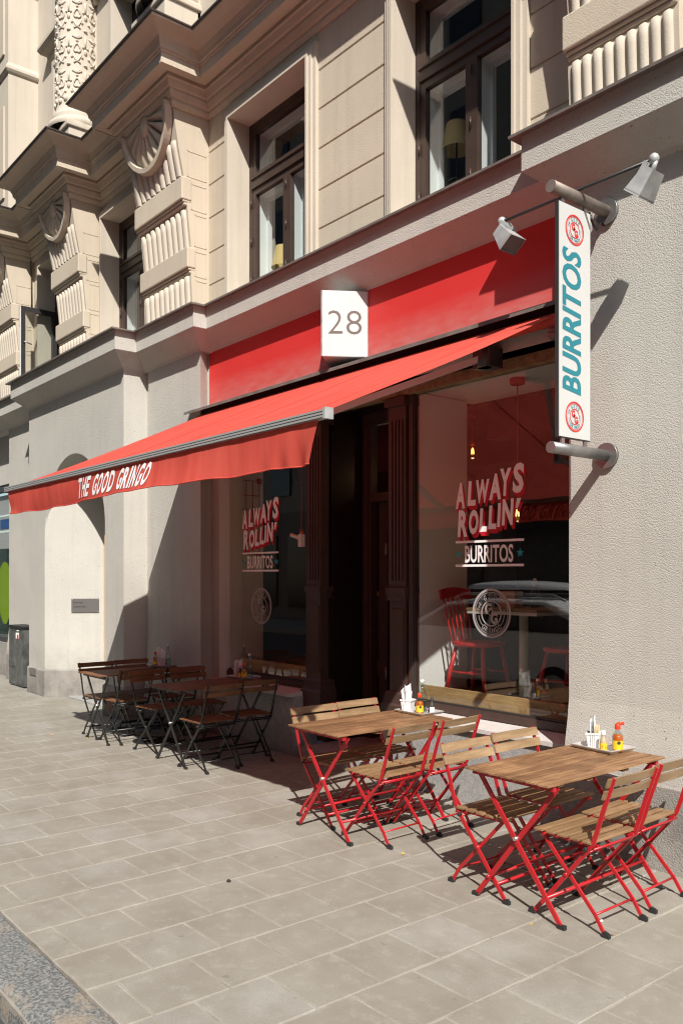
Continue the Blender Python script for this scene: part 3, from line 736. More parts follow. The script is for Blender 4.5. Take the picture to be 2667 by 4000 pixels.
def column(xc, yc, full=True):
    ped = MB(); hw = .36; up = 0 if full else .28
    ped.box(xc-hw,xc+hw,yc-hw+.1,WY+.2,7.15,7.60+up); ped.box(xc-hw-.03,xc+hw+.03,yc-hw+.07,WY+.2,7.60+up,7.66+up); ped.box(xc-hw-.01,xc+hw+.01,yc-hw+.09,WY+.2,7.66+up,7.69+up)
    o = part(bld, 'pedestal', ped, SP); bevel(o, .01, 2)
    R = .285
    prof = [(R+.085,7.69),(R+.10,7.72),(R+.085,7.77),(R+.04,7.79),(R+.03,7.82),(R+.045,7.85),(R+.02,7.88),(R,7.93),(R-.01,8.0),(R-.01,9.9),(R-.02,10.2),(R+.1,10.4),(R+.1,10.6)]
    prof = [(r_, z_+(up if z_ < 9 else 0)) for r_, z_ in prof]
    c = part(bld, 'column', MB().lathe(prof,(xc,yc,0),40), SP)
    if not full: return
    rel = MB(); rnd = random.Random(3)
    def on(a, z, d=0): r = R-.012+d; return (xc+r*math.cos(a), yc+r*math.sin(a), z)
    def line(pts, rad, d=.006): rel.tube([on(a,z,d) for a,z in pts], rad, 6)
    NA = 8
    for i in range(NA):
        ac_ = 2*PI*i/NA
        if math.sin(ac_) > .75: continue
        for row in range(4):
            zb = 8.12+row*.46; flip = 1 if (row+i)%2 else -1
            for sgn in (1,-1):
                sp = []
                for q in range(13):
                    t = q/12*PI*1.65; rr = .088*(1-q/12*.72); sp.append((ac_+sgn*(.20-rr*math.cos(t))/R*.62, zb+.10*flip*0+.12+rr*math.sin(t)*1.1))
                line(sp, .013)
                line([(ac_+sgn*.07/R,zb-.06),(ac_+sgn*.13/R,zb-.02),(ac_+sgn*.17/R,zb+.06)], .011)
                line([(ac_+sgn*.05/R,zb+.30),(ac_+sgn*.10/R,zb+.27),(ac_+sgn*.15/R,zb+.31)], .012)
                for (da, dz_) in ((.045,.02),(.11,.235),(.03,.16)):
                    p = on(ac_+sgn*da/R, zb+dz_, .004); rel.ball(p, .018, 6, 4)
            p = on(ac_, zb+.38, .0); rel.ball(p, .030, 8, 5, (1,1,.6)); p = on(ac_, zb+.10, 0); rel.ball(p, .026, 6, 5, (1,1,1.7))
            line([(ac_,zb+.16),(ac_,zb+.30)], .012)
    for i in range(20):
        a = 2*PI*i/20; p = on(a, 8.03+.02*(i%2), .0); rel.ball(p, .034, 8, 5, (1,1,1.2))
    part(c, 'carved_relief', rel, SP, kind='stuff')
    # carved mask on the flank
    ma = -PI*.93; hx, hy = math.cos(ma), math.sin(ma); c0 = Vector((xc+hx*(R+.03), yc+hy*(R+.03), 9.02)); mk = MB()
    mk.ball(c0, .105, 14, 10, (.8,.8,1.25)); out = Vector((hx,hy,0)); sd = Vector((-hy,hx,0))
    mk.ball(c0+out*.085+Vector((0,0,-.005)), .030, 8, 6, (.8,.8,1.5)); mk.ball(c0+out*.06+Vector((0,0,-.075)), .04, 8, 6, (1,1,.5)); mk.ball(c0+out*.05+Vector((0,0,-.12)), .04, 8, 6)
    for sg in (1,-1):
        mk.ball(c0+out*.07+sd*.035*sg+Vector((0,0,.03)), .020, 8, 5); mk.ball(c0+out*.05+sd*.05*sg+Vector((0,0,-.03)), .035, 8, 5)
        mk.tube([c0+out*.085+sd*.01*sg+Vector((0,0,.06)), c0+out*.07+sd*.05*sg+Vector((0,0,.07))], .011, 6)
    for q in range(7): mk.ball(c0+sd*(.09*math.cos(PI*q/6))+out*.03+Vector((0,0,.06+.085*math.sin(PI*q/6))), .036, 8, 5)
    part(c, 'carved_mask', mk, SP)
column(-11.22, -.02)
column(-8.56, -.02, False)

part(bld, 'cable', MB().tube([(-13.36,-.70,7.16),(-13.30,-.66,7.05),(-13.31,-.40,6.90),(-13.30,-.32,6.80),(-13.38,.10,6.70),(-13.40,.12,6.3),(-13.40,.125,5.9)], .011, 6), M['flashing_dark'])
part(bld, 'cable', MB().tube([(-12.56,-.395,4.30),(-12.55,-.24,4.19),(-12.56,.07,4.13),(-12.57,.09,4.0)], .010, 6), M['flashing_dark'])
# ================================================================== AWNING
aw = thing('awning', 'red fabric awning rolled out over the terrace with white lettering on its valance', 'awning', (-5.7, .10, 3.42))
AXL, AXR = -8.04, -3.32; WYA, WZA = .0, 3.355; FY, FZ = -1.93, 2.515
part(aw, 'rain_strip', MB().prism([(.193,3.535),(.193,3.545),(-.03,3.478),(-.034,3.448),(-.030,3.448),(-.024,3.470)], lambda u,v,w: (-8.24+w,u,v), 4.92), M['flashing'])
part(aw, 'roller_gap_shadow', MB().box(-8.02,-3.40,.07,.194,3.40,3.49), M['black_metal'])  # black box stands in for the dark gap behind the roller
part(aw, 'roller', MB().tube([(AXL,WYA+.035,3.375),(AXR-.06,WYA+.035,3.375)], .042, 14), M['awning_cloth'])
def cloth_z(u, v): # sag of the cloth: slight belly, faint ripples
    return WZA+.035+(FZ+.008-WZA-.035)*v - .016*math.sin(PI*v)*(1+.15*math.sin(u*21)) + .004*math.sin(u*60+v*6)*v
cl = MB(); NU, NV = 90, 16
for i in range(NU+1):
    for j in range(NV+1):
        u, v = i/NU, j/NV; cl.v.append((AXL+(AXR-.05+.05*v-AXL)*u, WYA-.005+(FY-WYA)*v, cloth_z(u, v)))
cl.f = [(i*(NV+1)+j,(i+1)*(NV+1)+j,(i+1)*(NV+1)+j+1,i*(NV+1)+j+1) for i in range(NU) for j in range(NV)]; cl.sm = [True]*len(cl.f)
part(aw, 'cloth', cl, M['awning_cloth'])
for q in (.155,.41,.665,.92): part(aw, 'seam', MB().ribbon([(AXL+(AXR-.05+.05*v-AXL)*q, WYA-.005+(FY-WYA)*v, cloth_z(q, v)+.002) for v in [i/12 for i in range(13)]], .016, .003, (1,0,0)), M['awning_cloth'])
fb = MB()
for k in range(3): fb.box(AXL-.06, AXR+.03, FY-.052, FY-.007, FZ-.036+.015*k+.0025, FZ-.036+.015*(k+1)-.0025)
fb.box(AXL-.06, AXR+.03, FY-.042, FY-.005, FZ-.036, FZ+.009)
part(aw, 'front_bar', fb, M['aluminium'])
part(aw, 'bar_end_cap', MB().box(AXR+.031,AXR+.05,FY-.054,FY-.0,FZ-.042,FZ+.014), M['lamp_glass'] if False else M['lamp_shell'])
part(aw, 'bar_end_cap', MB().box(AXL-.08,AXL-.061,FY-.054,FY,FZ-.042,FZ+.014), M['sign_edge'])
def val(u, v):
    """valance: hangs from the bar, ripples, right corner blown in"""
    x = AXL-.0+(AXR-AXL-.03)*u; r = .007*math.sin(u*38+1.5*v)+.005*math.sin(u*91+2*v)+.03*math.sin(u*7.3)*v
    e = max(0, (u-.86)/.14); x -= .10*e*e*v; r += .05*math.sin(u*150)*e*v*.35
    drop = .205+.010*math.sin(u*9)+.004*math.sin(u*47)
    e2 = max(0, (.07-u)/.07); r += .035*e2*math.sin(v*3)*v
    return Vector((x, FY-.022+r*v-.01, FZ-.035-drop*v))
vl = MB(); NU, NV = 220, 10
for i in range(NU+1):
    for j in range(NV+1): vl.v.append(tuple(val(i/NU, j/NV)))
vl.f = [(i*(NV+1)+j,(i+1)*(NV+1)+j,(i+1)*(NV+1)+j+1,i*(NV+1)+j+1) for i in range(NU) for j in range(NV)]; vl.sm = [True]*len(vl.f)
part(aw, 'valance', vl, M['awning_cloth'])
part(aw, 'valance_hem', MB().tube([tuple(val(i/110, 1)+Vector((0,0,.002))) for i in range(111)], .0045, 5), M['awning_cloth'])
lt = MB()
def onval(u, v):   # u metres from the left end of the words, v metres above hem
    uu = (u+1.60)/(AXR-AXL); vv = 1-(v/.205); p = val(uu, max(0, min(1, vv))); p.y -= .004; return tuple(p)
xq = 0
for wd in ('THE','GOOD','GRINGO'):
    for ch in wd:
        vs, fs, tw = glyphs(ch, .035, 0); w_ = (.028 if ch == 'I' else .080 if ch in 'OGDNR' else .070)
        lt.add([onval(xq+v[0]*w_/tw+v[1]*.075, .034+v[1]*.140) for v in vs], fs); xq += w_+.017
    xq += .05
part(aw, 'lettering', lt, M['letter_white'], label='white words THE GOOD GRINGO')
for xs_, xe, xf in ((-4.05,-4.72,-4.35),(-7.35,-6.68,-7.05)):
    arm = part(aw, 'folding_arm', MB().ribbon([(xs_,.10,3.27),(xe,-.98,2.79)], .075, .045, (1,.4,.3)), M['arm_metal'])
    part(arm, 'forearm', MB().ribbon([(xe,-.98,2.77),(xf,FY+.03,FZ-.02)], .065, .04, (1,-.2,.2)), M['arm_metal'])
    part(arm, 'elbow', MB().tube([(xe,-.98,2.84),(xe,-.98,2.72)], .045, 12), M['arm_metal'])
    part(arm, 'shoulder', MB().box(xs_-.10,xs_+.06,.06,.20,3.19,3.33).tube([(xs_-.01,.08,3.19),(xs_-.01,.08,3.35)], .055, 14), M['sign_edge'])
part(aw, 'wall_bracket', MB().box(-3.47,-3.33,.04,.2,3.26,3.36).box(-3.47,-3.36,.02,.05,3.30,3.31).box(-3.47,-3.36,.02,.05,3.27,3.28), M['grey_steel'])
part(aw, 'wall_bracket', MB().box(-6.0,-5.86,.10,.2,3.32,3.42), M['grey_steel'])

# ================================================================== SIGNS
ns = thing('house_number_sign', 'white wedge shaped box sign with the number 28 above the awning', 'sign', (-5.68, .19, 3.555))
A_, B_, C_ = (-5.668,-.132), (-5.455,.192), (-5.968,.192)
part(ns, 'box', MB().prism([A_,B_,C_], lambda u,v,w: (u,v,3.562+w), .556), M['sign_white'])
ev = Vector((B_[0]-A_[0], B_[1]-A_[1], 0)); L_ = ev.length; ev.normalize(); en = Vector((ev.y, -ev.x, 0))
f28 = lambda u, v, d=.002: tuple(Vector((A_[0],A_[1],0))+ev*u+en*d+Vector((0,0,3.562+v)))
nb = MB(); lettering(nb, '2', f28, L_*.13, .19, L_*.32, .198, -.012); lettering(nb, '8', f28, L_*.53, .188, L_*.34, .203, -.012)
part(ns, 'number', nb, M['number_brown'])
part(ns, 'edge_trim', MB().bar(f28(-.004,0,.0),f28(-.004,.556,.0),.010,.010,(1,0,0)).bar(f28(L_+.0,0,.003),f28(L_+.0,.556,.003),.005,.006,(1,0,0)).bar(f28(0,.0,.003),f28(L_,.0,.003),.008,.008), M['lamp_shell'])

BX = -2.986
bs = thing('blade_sign', 'tall white sign standing out from the grey pier with teal vertical lettering', 'sign', (BX, 0, 2.43))
YO, YI, ZB, ZT = -.500, -.200, 2.505, 3.855
pn = part(bs, 'panel', MB().box(BX-.024, BX, YO, YI, ZB, ZT), M['sign_white'])
part(pn, 'panel_edge', MB().box(BX-.026,BX-.003,YO-.006,YO-.001,ZB-.004,ZT+.004).box(BX-.026,BX-.003,YI+.001,YI+.005,ZB-.004,ZT+.004).box(BX-.026,BX-.003,YO,YI,ZB-.005,ZB-.001).box(BX-.026,BX-.003,YO,YI,ZT+.001,ZT+.005), M['sign_edge'])
fs1 = lambda u, v: (BX+.0015, YO+v, ZB+u)     # u up the sign, v away from the street edge -> letters read upwards
fsu = lambda u, v: (BX+.0015, -.35+u, v)
tl = MB()
def sideways(u, v): return (BX+.0015, YO+.255-v, ZB+u)
vs_w = .84; lettering(tl, 'BURRITOS', sideways, .255, .055, .845, .165, .028, .18)
part(pn, 'lettering', tl, M['teal'], label='teal word BURRITOS')
for zc in (ZB+.125, ZT-.135):
    ring, txt = MB(), MB(); f = (lambda zc: (lambda u, v: (BX+.0018, -.355+u, zc+v)))(zc)
    roundel(ring, txt, ring, f, .089); part(pn, 'logo_ring', ring, M['logo_red']); part(pn, 'logo_words', txt, M['teal'])
for z, r in ((3.925,.036),(2.435,.034)):
    part(bs, 'pole', MB().tube([(BX-.012,-.565,z),(BX-.012,-.02,z)], r, 16), M['rusty_steel'] if z > 3 else M['grey_steel'])
    part(bs, 'flange', MB().tube([(BX-.012,-.025,z),(BX-.012,-.003,z)], .078, 20), M['grey_steel'])
    zz = (ZT+.006, 3.892) if z > 3 else (2.467, ZB-.006)
    part(bs, 'strap', MB().box(BX-.018,BX-.006,-.47,-.44,*zz).box(BX-.018,BX-.006,-.25,-.22,*zz), M['grey_steel'])
part(bs, 'cable', MB().tube([(BX-.03,-.17,3.885),(BX-.02,-.14,3.82),(BX-.03,-.09,3.80),(BX-.03,-.05,3.86),(BX-.03,-.01,3.85)], .008, 6), M['black_metal'])
part(bs, 'lamp_rod', MB().tube([(-3.56,-.32,3.965),(-2.51,-.32,3.965)], .010, 8), M['sign_edge'])
for sx, xc in ((1,-3.56),(-1,-2.50)):
    lp = part(bs, 'spotlight', MB().ball((xc,-.32,3.965),.028,12,8,(1,1,1.1)).tube([(xc-.01*sx,-.32,3.95),(xc+.01*sx,-.32,3.90)], .014, 8), M['lamp_shell'])
    # flood-light head: flared box aimed inwards and down at the sign
    ax = Vector((sx*.62,-.02,-.78)).normalized(); up = Vector((sx*.78,0,.62)); wv = Vector((0,1,0)); b0 = Vector((xc+sx*.0,-.32,3.905)); hd = MB()
    a0, a1 = b0, b0+ax*.150
    q0 = [a0+up*s*.036+wv*t*.055 for s,t in ((-1,-1),(1,-1),(1,1),(-1,1))]; q1 = [a1+up*s*.058+wv*t*.074 for s,t in ((-1,-1),(1,-1),(1,1),(-1,1))]
    hd.add(q0+q1, [(0,1,2,3),(0,4,5,1),(1,5,6,2),(2,6,7,3),(3,7,4,0)]); part(lp, 'lamp_head', hd, M['lamp_shell'])
    part(lp, 'lamp_glass', MB().add([p-ax*.012 for p in q1], [(0,1,2,3)]), M['lamp_glass'])
    fn = MB()
    for q in range(5): c_ = b0+wv*(-.04+.02*q)+up*.045-ax*.0; fn.bar(c_-ax*.02, c_+ax*.05, .004, .03, up)
    part(lp, 'cooling_fins', fn, M['lamp_shell'])
pl = thing('plaque', 'grey metal name plate screwed to the splayed wall of the arched doorway', 'plaque', (SPX+.11, SPY+.19, 1.185))
def fpl(u, v, d=.0): return (SPX+.5*(.035+u)+.866*d, SPY+.866*(.035+u)-.5*d, 1.185+v)
part(pl, 'plate', MB().prism([(0,0),(.375,0),(.375,.195),(0,.195)], lambda u,v,w: fpl(u,v,.003+w), .010), M['plaque'])
tx = MB(); ft = lambda u, v: fpl(u,v,.0145); lettering(tx, 'Power Retail', ft, .03, .130, .125, .024, .02); lettering(tx, 'Activage Center', ft, .03, .072, .165, .024, .02)
part(pl, 'lettering', tx, M['label_dark'])
for u, v in ((.012,.012),(.363,.012),(.012,.183),(.363,.183)): part(pl, 'screw', MB().ball(fpl(u,v,.013),.006,6,4), M['bolt'])

# neighbouring shop window with printed film at the edge of the picture
nw = thing('neighbour_window', 'neighbouring shop window with green film and reversed lettering', 'shop window', (-16, .3, .8))
part(nw, 'frame', MB().box(-18,-14.38,.26,.36,3.17,3.26).box(-18,-14.38,.26,.36,.55,.62).box(-14.46,-14.38,.26,.36,.62,3.17), M['sign_edge'])
part(nw, 'shop_base', MB().box(-18,-14.38,.22,.5,-.2,.55), CB)
part(nw, 'window_pane', MB().add([(-18,.30,.62),(-14.46,.30,.62),(-14.46,.30,3.17),(-18,.30,3.17)], [(0,1,2,3)]), M['glass'])
part(nw, 'back_panel', MB().box(-18,-14.4,.6,.64,.6,2.3), M['green_dark'])
part(nw, 'poster', MB().box(-15.7,-14.5,.34,.345,2.78,3.12).box(-15.7,-14.5,.34,.345,2.50,2.75).box(-15.7,-14.5,.34,.345,2.18,2.47), M['sign_white'])
gp = MB(); gp.add([(-15.35+.42*math.cos(t)*(1.0 if math.sin(t)>0 else .8), .335, 1.40+.55*math.sin(t)) for t in [2*PI*i/28 for i in range(28)]], [tuple(range(28))]); part(nw, 'green_film', gp, M['green_print'])
part(nw, 'blue_print', MB().box(-15.6,-15.05,.334,.337,2.53,2.70), M['blue_print'])
part(nw, 'pink_print', MB().box(-15.12,-14.72,.334,.337,1.85,2.14), M['pink_print'])
tn = MB(); fm = lambda u, v: (-14.93-u, .333, v)
lettering(tn, 'V', fm, 0, 2.97, .12, .12, .01); lettering(tn, 'N', fm, 0, 2.81, .12, .12, .01); lettering(tn, 'C', fm, .02, 2.26, .13, .14, .01); part(nw, 'lettering', tn, M['sign_edge'])

# street cabinet
ucab = thing('utility_cabinet', 'dark scratched metal utility cabinet standing by the wall', 'utility cabinet', (-13.25, -.02, 0))
part(ucab, 'body', MB().box(-13.62,-12.96,-.15,.08,.02,.905), M['cabinet'])
part(ucab, 'lid', MB().box(-13.64,-12.94,-.17,.09,.906,.935), M['iron'])
part(ucab, 'door', MB().box(-13.60,-13.33,-.158,-.151,.30,.87), M['cabinet']); part(ucab, 'door', MB().box(-13.31,-12.98,-.158,-.151,.05,.87), M['cabinet']); part(ucab, 'lower_panel', MB().box(-13.60,-13.33,-.157,-.151,.04,.285), M['cabinet'])
part(ucab, 'sticker', MB().box(-13.28,-13.15,-.162,-.159,.74,.83), M['paper']); part(ucab, 'sticker', MB().box(-13.22,-13.15,-.164,-.1625,.735,.80), M['logo_red']); part(ucab, 'sticker', MB().box(-13.24,-13.16,-.162,-.159,.855,.87), M['paper'])
part(ucab, 'shadow_strip', MB().box(-12.90,-12.86,-.02,.04,.05,.75), M['sign_edge'])  # thin dark box standing in for a shadow; no downpipe is built

# ================================================================== TERRACE FURNITURE
def make_chair(frame, seat, back, label, group):
    """folding slatted chair, front towards +x"""
    t = thing('folding_chair', label, 'chair', (0,0,0), 0, group)
    for i in range(5):
        xc = .165-.0705*i; mb = MB().cbox(xc-.0238,xc+.0238,-.192,.192,.426,.437,.002); part(t, 'seat_slat', mb, M[seat], True)
    prof = [(.195,.014),(.135,.085),(-.115,.385),(-.150,.437),(-.170,.49),(-.198,.58),(-.262,.762)]
    def bx(z):
        for (xa,za),(xb,zb) in zip(prof[:-1],prof[1:]):
            if z <= zb: return xa+(xb-xa)*(z-za)/(zb-za)
        return prof[-1][0]
    for za, zb in ((.655,.700),(.715,.760)):
        mb = MB(); n = 6; vs = []
        for k in range(n+1):
            y = -.205+.41*k/n; cv = -.010*(1-(y/.205)**2)
            for z in (za,zb):
                x = bx(z)+.011+cv
                vs += [(x-.006,y,z),(x+.007,y,z)]
        fs = []
        for k in range(n):
            a, b = 4*k, 4*k+4; fs += [(a,b,b+2,a+2),(a+1,a+3,b+3,b+1),(a,a+1,b+1,b),(a+2,b+2,b+3,a+3)]
        fs += [(0,2,3,1),(4*n,4*n+1,4*n+3,4*n+2)]
        mb.add(vs, fs); part(t, 'back_slat', mb, M[back], True)
    for s in (-1, 1):
        part(t, 'back_post', MB().ribbon([(x,s*.182,z) for x,z in prof], .009, .021, (0,1,0)), M[frame], True)
        part(t, 'seat_leg', MB().ribbon([(-.195,s*.160,.014),(-.145,s*.160,.09),(.165,s*.160,.415),(.185,s*.160,.421)], .009, .018, (0,1,0)), M[frame], True)
        part(t, 'seat_rail', MB().bar((.19,s*.150,.412),(-.155,s*.150,.412),.010,.018), M[frame], True)
        for x, y in ((.205,s*.182),(-.205,s*.160)):
            part(t, 'foot_cap', MB().bar((x-.019,y,.010),(x+.019,y,.010),.021,.019).bar((x-.012,y,.019),(x+.012,y,.025),.014,.010), M['rubber'], True)
        for z in (.667,.688,.727,.748): part(t, 'bolt', MB().ball((bx(z)-.007,s*.182,z),.0052,6,4,(1,1,1)), M['bolt'], True)
        part(t, 'pivot', MB().tube([(.005,s*.152,.247),(.005,s*.192,.247)],.009,8), M[frame], True)
    part(t, 'rear_crossbar', MB().tube([(-.152,-.182,.405),(-.152,.182,.405)],.006,8).tube([(-.125,-.182,.385),(-.125,.182,.385)],.006,8), M[frame], True)
    part(t, 'front_stretcher', MB().tube([(.135,-.182,.085),(.135,.182,.085)],.009,8), M[frame], True)
    part(t, 'rear_stretcher', MB().tube([(-.145,-.160,.09),(-.145,.160,.09)],.006,8), M[frame], True)
    part(t, 'seat_hook', MB().tube([(-.115,-.186,.40),(-.115,-.205,.40)],.010,8).tube([(-.115,.186,.40),(-.115,.205,.40)],.010,8), M['rubber'], True)
    return t
def make_table(frame, wood_, nsl, label, cat='table', group=None):
    t = thing('folding_table', label, cat, (0,0,0), 0, group); W, Ln, H = .545, 1.04, .700; pit = W/nsl
    for i in range(nsl):
        xc = -W/2+pit*(i+.5); dx = random.uniform(-.004,.004)
        part(t, 'table_slat', MB().cbox(xc-pit/2+.0065,xc+pit/2-.0065,-Ln/2+dx,Ln/2+dx,H-.011,H,.002), M[wood_], True)
    for s in (-1,1):
        part(t, 'end_rail', MB().box(-W/2+.015,W/2-.015,s*.455-.012,s*.455+.012,H-.040,H-.012), M[frame], True)
        part(t, 'table_leg', MB().ribbon([(-.245,s*.43,H-.03),(.235,s*.43,.06),(.27,s*.43,.014)], .010, .025, (0,1,0)), M[frame], True)
        part(t, 'table_leg', MB().ribbon([(.245,s*.415,H-.03),(-.235,s*.415,.06),(-.27,s*.415,.014)], .010, .025, (0,1,0)), M[frame], True)
        for x, y in ((.28,s*.43),(-.28,s*.415)): part(t, 'foot_cap', MB().bar((x-.020,y,.010),(x+.020,y,.010),.022,.020), M['rubber'], True)
        part(t, 'pivot', MB().tube([(0,s*.40,.37),(0,s*.445,.37)],.011,8), M['bolt'], True)
    for x in (-.19,.19): part(t, 'stretcher', MB().tube([(x,-.43,.125),(x,.43,.125)],.009,8), M[frame], True)
    for y in (-.16,.16): part(t, 'batten', MB().box(-W/2+.02,W/2-.02,y-.025,y+.025,H-.030,H-.0115), M[wood_], True)
    return t
GR, GB = 'red framed folding chairs on the terrace', 'black framed folding chairs on the terrace'
r0 = make_chair('red_metal','wood_seat','wood_seat_b','red folding chair nearest the kerb at the foremost table, turned away from the pier', GR)
r0.location = (-2.51,-.905,0); r0.rotation_euler = (0,0,PI)
TA = (-2.775,-.70); 
for (x,y,rz,l) in ((-2.535,-.47,PI+.03,'red folding chair beside the grey pier, at the wall end of the foremost table'),
    (-3.07,-.925,0,'red folding chair pushed under the near end of the foremost table, facing the pier'),
    (-3.09,-.475,-.02,'red folding chair in front of the stone sill, tucked under the foremost table'),
    (-4.115,-.815,PI+.02,'red folding chair with its back to the foremost table, street side'),
    (-4.105,-.395,PI+.04,'red folding chair by the stone plinth, its back to the foremost table'),
    (-4.645,-.815,.0,'red folding chair half in the awning shade, in front of the dark doorway'),
    (-4.66,-.385,.03,'red folding chair closest to the door post with the doorway behind it')):
    dup(r0, (x,y,0), rz, l)
b0 = make_chair('black_metal','wood_dark','wood_dark','black folding chair at the shade edge, with its back to the red chairs', GB)
b0.location = (-6.575,-.69,0); b0.rotation_euler = (0,0,PI+.05)
for (x,y,rz,l) in ((-6.64,-.265,PI-.08,'black folding chair in front of the shaded shop window plinth'),
    (-7.55,-.66,.16,'black folding chair seen from behind between the two dark tables, street side'),
    (-7.52,-.24,.04,'black folding chair below the lit window post, between the two dark tables'),
    (-8.21,-.72,PI+.06,'black folding chair with its back to the nearer dark table, street side'),
    (-8.10,-.24,PI-.05,'black folding chair against the shaded wall between the dark tables'),
    (-8.62,-.76,0,'black folding chair farthest up the street, catching sunlight at the shade tip'),
    (-8.66,-.33,.0,'black folding chair beside the arched niche at the far table')):
    dup(b0, (x,y,0), rz, l)
GT = 'slatted folding tables of the terrace'
ta = make_table('red_metal','wood_table',7,'sunlit wooden table on red crossed legs with a big orange sauce bottle', group=GT); ta.location = (-2.775,-.715,0)
tb = dup(ta, (-4.395,-.69,0), 0, 'sunlit wooden table on red crossed legs carrying a swing-top bottle, before the doorway')
tc = make_table('black_metal','wood_dark',9,'dark slatted table in the awning shade under the round window logo', group=GT); tc.location = (-6.93,-.455,0)
td = dup(tc, (-8.345,-.545,0), 0, 'far dark slatted table in the awning shade near the arched niche')

# ---- things on the tables
def tray(x, y, z, rz, label):
    t = thing('tray', label, 'tray', (x,y,z), rz, 'steel trays on the tables'); w, l, h = .135, .105, .022
    prof = [(w-.012,l-.012,.002),(w-.004,l-.004,.016),(w,l,h),(w+.008,l+.008,h),(w+.008,l+.008,h-.005),(w-.006,l-.006,-.0+.0005)]
    vs = []
    for a, b, c in prof: vs += [(-a,-b,c),(a,-b,c),(a,b,c),(-a,b,c)]
    fs = [(0,1,2,3)]+[(4*i+k,4*i+(k+1)%4,4*i+4+(k+1)%4,4*i+4+k) for i in range(5) for k in range(4)]+[(20,23,22,21)]
    part(t, 'dish', MB().add(vs, fs), M['steel_tray'], True); return t
def tub(x, y, z, rz, label, sticks=False, s=1.0, pink=False):
    t = thing('napkin_tub', label, 'napkin holder', (x,y,z), rz, 'white tubs with napkins'); a, b, h = .028*s, .038*s, .086*s
    mb = MB(); n = 4
    lo = [(-a,-a),(a,-a),(a,a),(-a,a)]; hi = [(-b,-b),(b,-b),(b,b),(-b,b)]; k = .9
    vs = [(u,v,0) for u,v in lo]+[(u,v,h) for u,v in hi]+[(u*1.08,v*1.08,h) for u,v in hi]+[(u*1.08,v*1.08,h-.01) for u,v in hi]+[(u*k,v*k,h) for u,v in hi]+[(u*k,v*k,.006) for u,v in lo]
    fs = [(3,2,1,0)]+[(i,(i+1)%4,4+(i+1)%4,4+i) for i in range(4)]+[(8+i,8+(i+1)%4,12+(i+1)%4,12+i) for i in range(4)]+[(4+i,4+(i+1)%4,12+(i+1)%4,12+i) for i in range(4)]+[(8+i,8+(i+1)%4,16+(i+1)%4,16+i) for i in range(4)]+[(16+i,16+(i+1)%4,20+(i+1)%4,20+i) for i in range(4)]+[(20,21,22,23)]
    o = part(t, 'tub', mb.add(vs, fs), M['white_ceramic'] if not pink else M['plaster_pink'], True)
    rr = random.Random(int(abs(x)*100))
    for q in range(3):
        nk = MB(); ox = -.012+.012*q; tilt = rr.uniform(-.25,.12); hh = h+rr.uniform(.07,.125)
        vs = []
        for i in range(6):
            for j in range(5):
                u = (i/5-.5)*.082; v = .012+(hh-.012)*j/4; top = .016*math.sin(i*1.1+q)*(j/4)**2
                vs.append((ox+tilt*max(0,v-h*.5)*.55+.006*math.sin(i*1.4+q)*j/4, u*(1+.25*j/4)*s, v+top-.03*abs(u)/.04*(j/4)*(.4+.3*(q==1))))
        nk.add(vs, [(i*5+j,(i+1)*5+j,(i+1)*5+j+1,i*5+j+1) for i in range(5) for j in range(4)]); part(t, 'napkin', nk, M['paper'], True)
    if sticks:
        st = MB()
        for q in range(22):
            r_ = random.Random(q); u, v = .018+r_.uniform(-.008,.008), r_.uniform(-.014,.016); st.tube([(u,v,.03),(u+r_.uniform(-.012,.014),v+r_.uniform(-.012,.012),h+.035+r_.uniform(0,.015))], .0013, 4)
        part(t, 'toothpicks', st, M['toothpick'], True, kind='stuff')
    return t
plain('plaster_pink', (.62,.52,.54), .5)
def sauce(x, y, z, rz, label, s=1.0, spout=False, body='sauce_orange', cap='cap_red', sq=False, lab='label_yellow'):
    t = thing('sauce_bottle', label, 'sauce bottle', (x,y,z), rz, 'hot sauce bottles')
    r = .028*s; h = .089*s
    part(t, 'sauce', MB().lathe([(0,.002),(r*.90,.002),(r*.97,.008),(r*.97,h*.94),(r*.7,h*1.06),(0,h*1.06)], n=20), M[body], True)
    part(t, 'bottle', MB().lathe([(r*.9,0),(r,.006),(r*1.0,h),(r*.92,h*1.08),(r*.5,h*1.24),(r*.42,h*1.30),(r*.42,h*1.42)], n=20), M['bottle_glass'], True)
    part(t, 'label', MB().lathe([(r*1.012,h*.18),(r*1.012,h*.72)], n=14, a0=-PI*.42, a1=PI*.42), M[lab], True)
    part(t, 'back_label', MB().lathe([(r*1.012,h*.34),(r*1.012,h*.76)], n=8, a0=PI*.62, a1=PI*1.0), M['paper'], True)
    part(t, 'badge', MB().add([(r*1.03,.34*r*math.cos(a),h*.60+.34*r*math.sin(a)) for a in [2*PI*i/14 for i in range(14)]], [tuple(range(14))]), M['label_dark'], True)
    cp = MB().lathe([(r*.54,h*1.38),(r*.56,h*1.40),(r*.54,h*1.68),(r*.40,h*1.72),(0,h*1.72)], n=16)
    if spout: cp.tube([(0,0,h*1.66),(0,r*.5,h*1.74),(0,r*1.2,h*1.72)], r*.30, 10)
    part(t, 'cap', cp, M[cap], True); return t
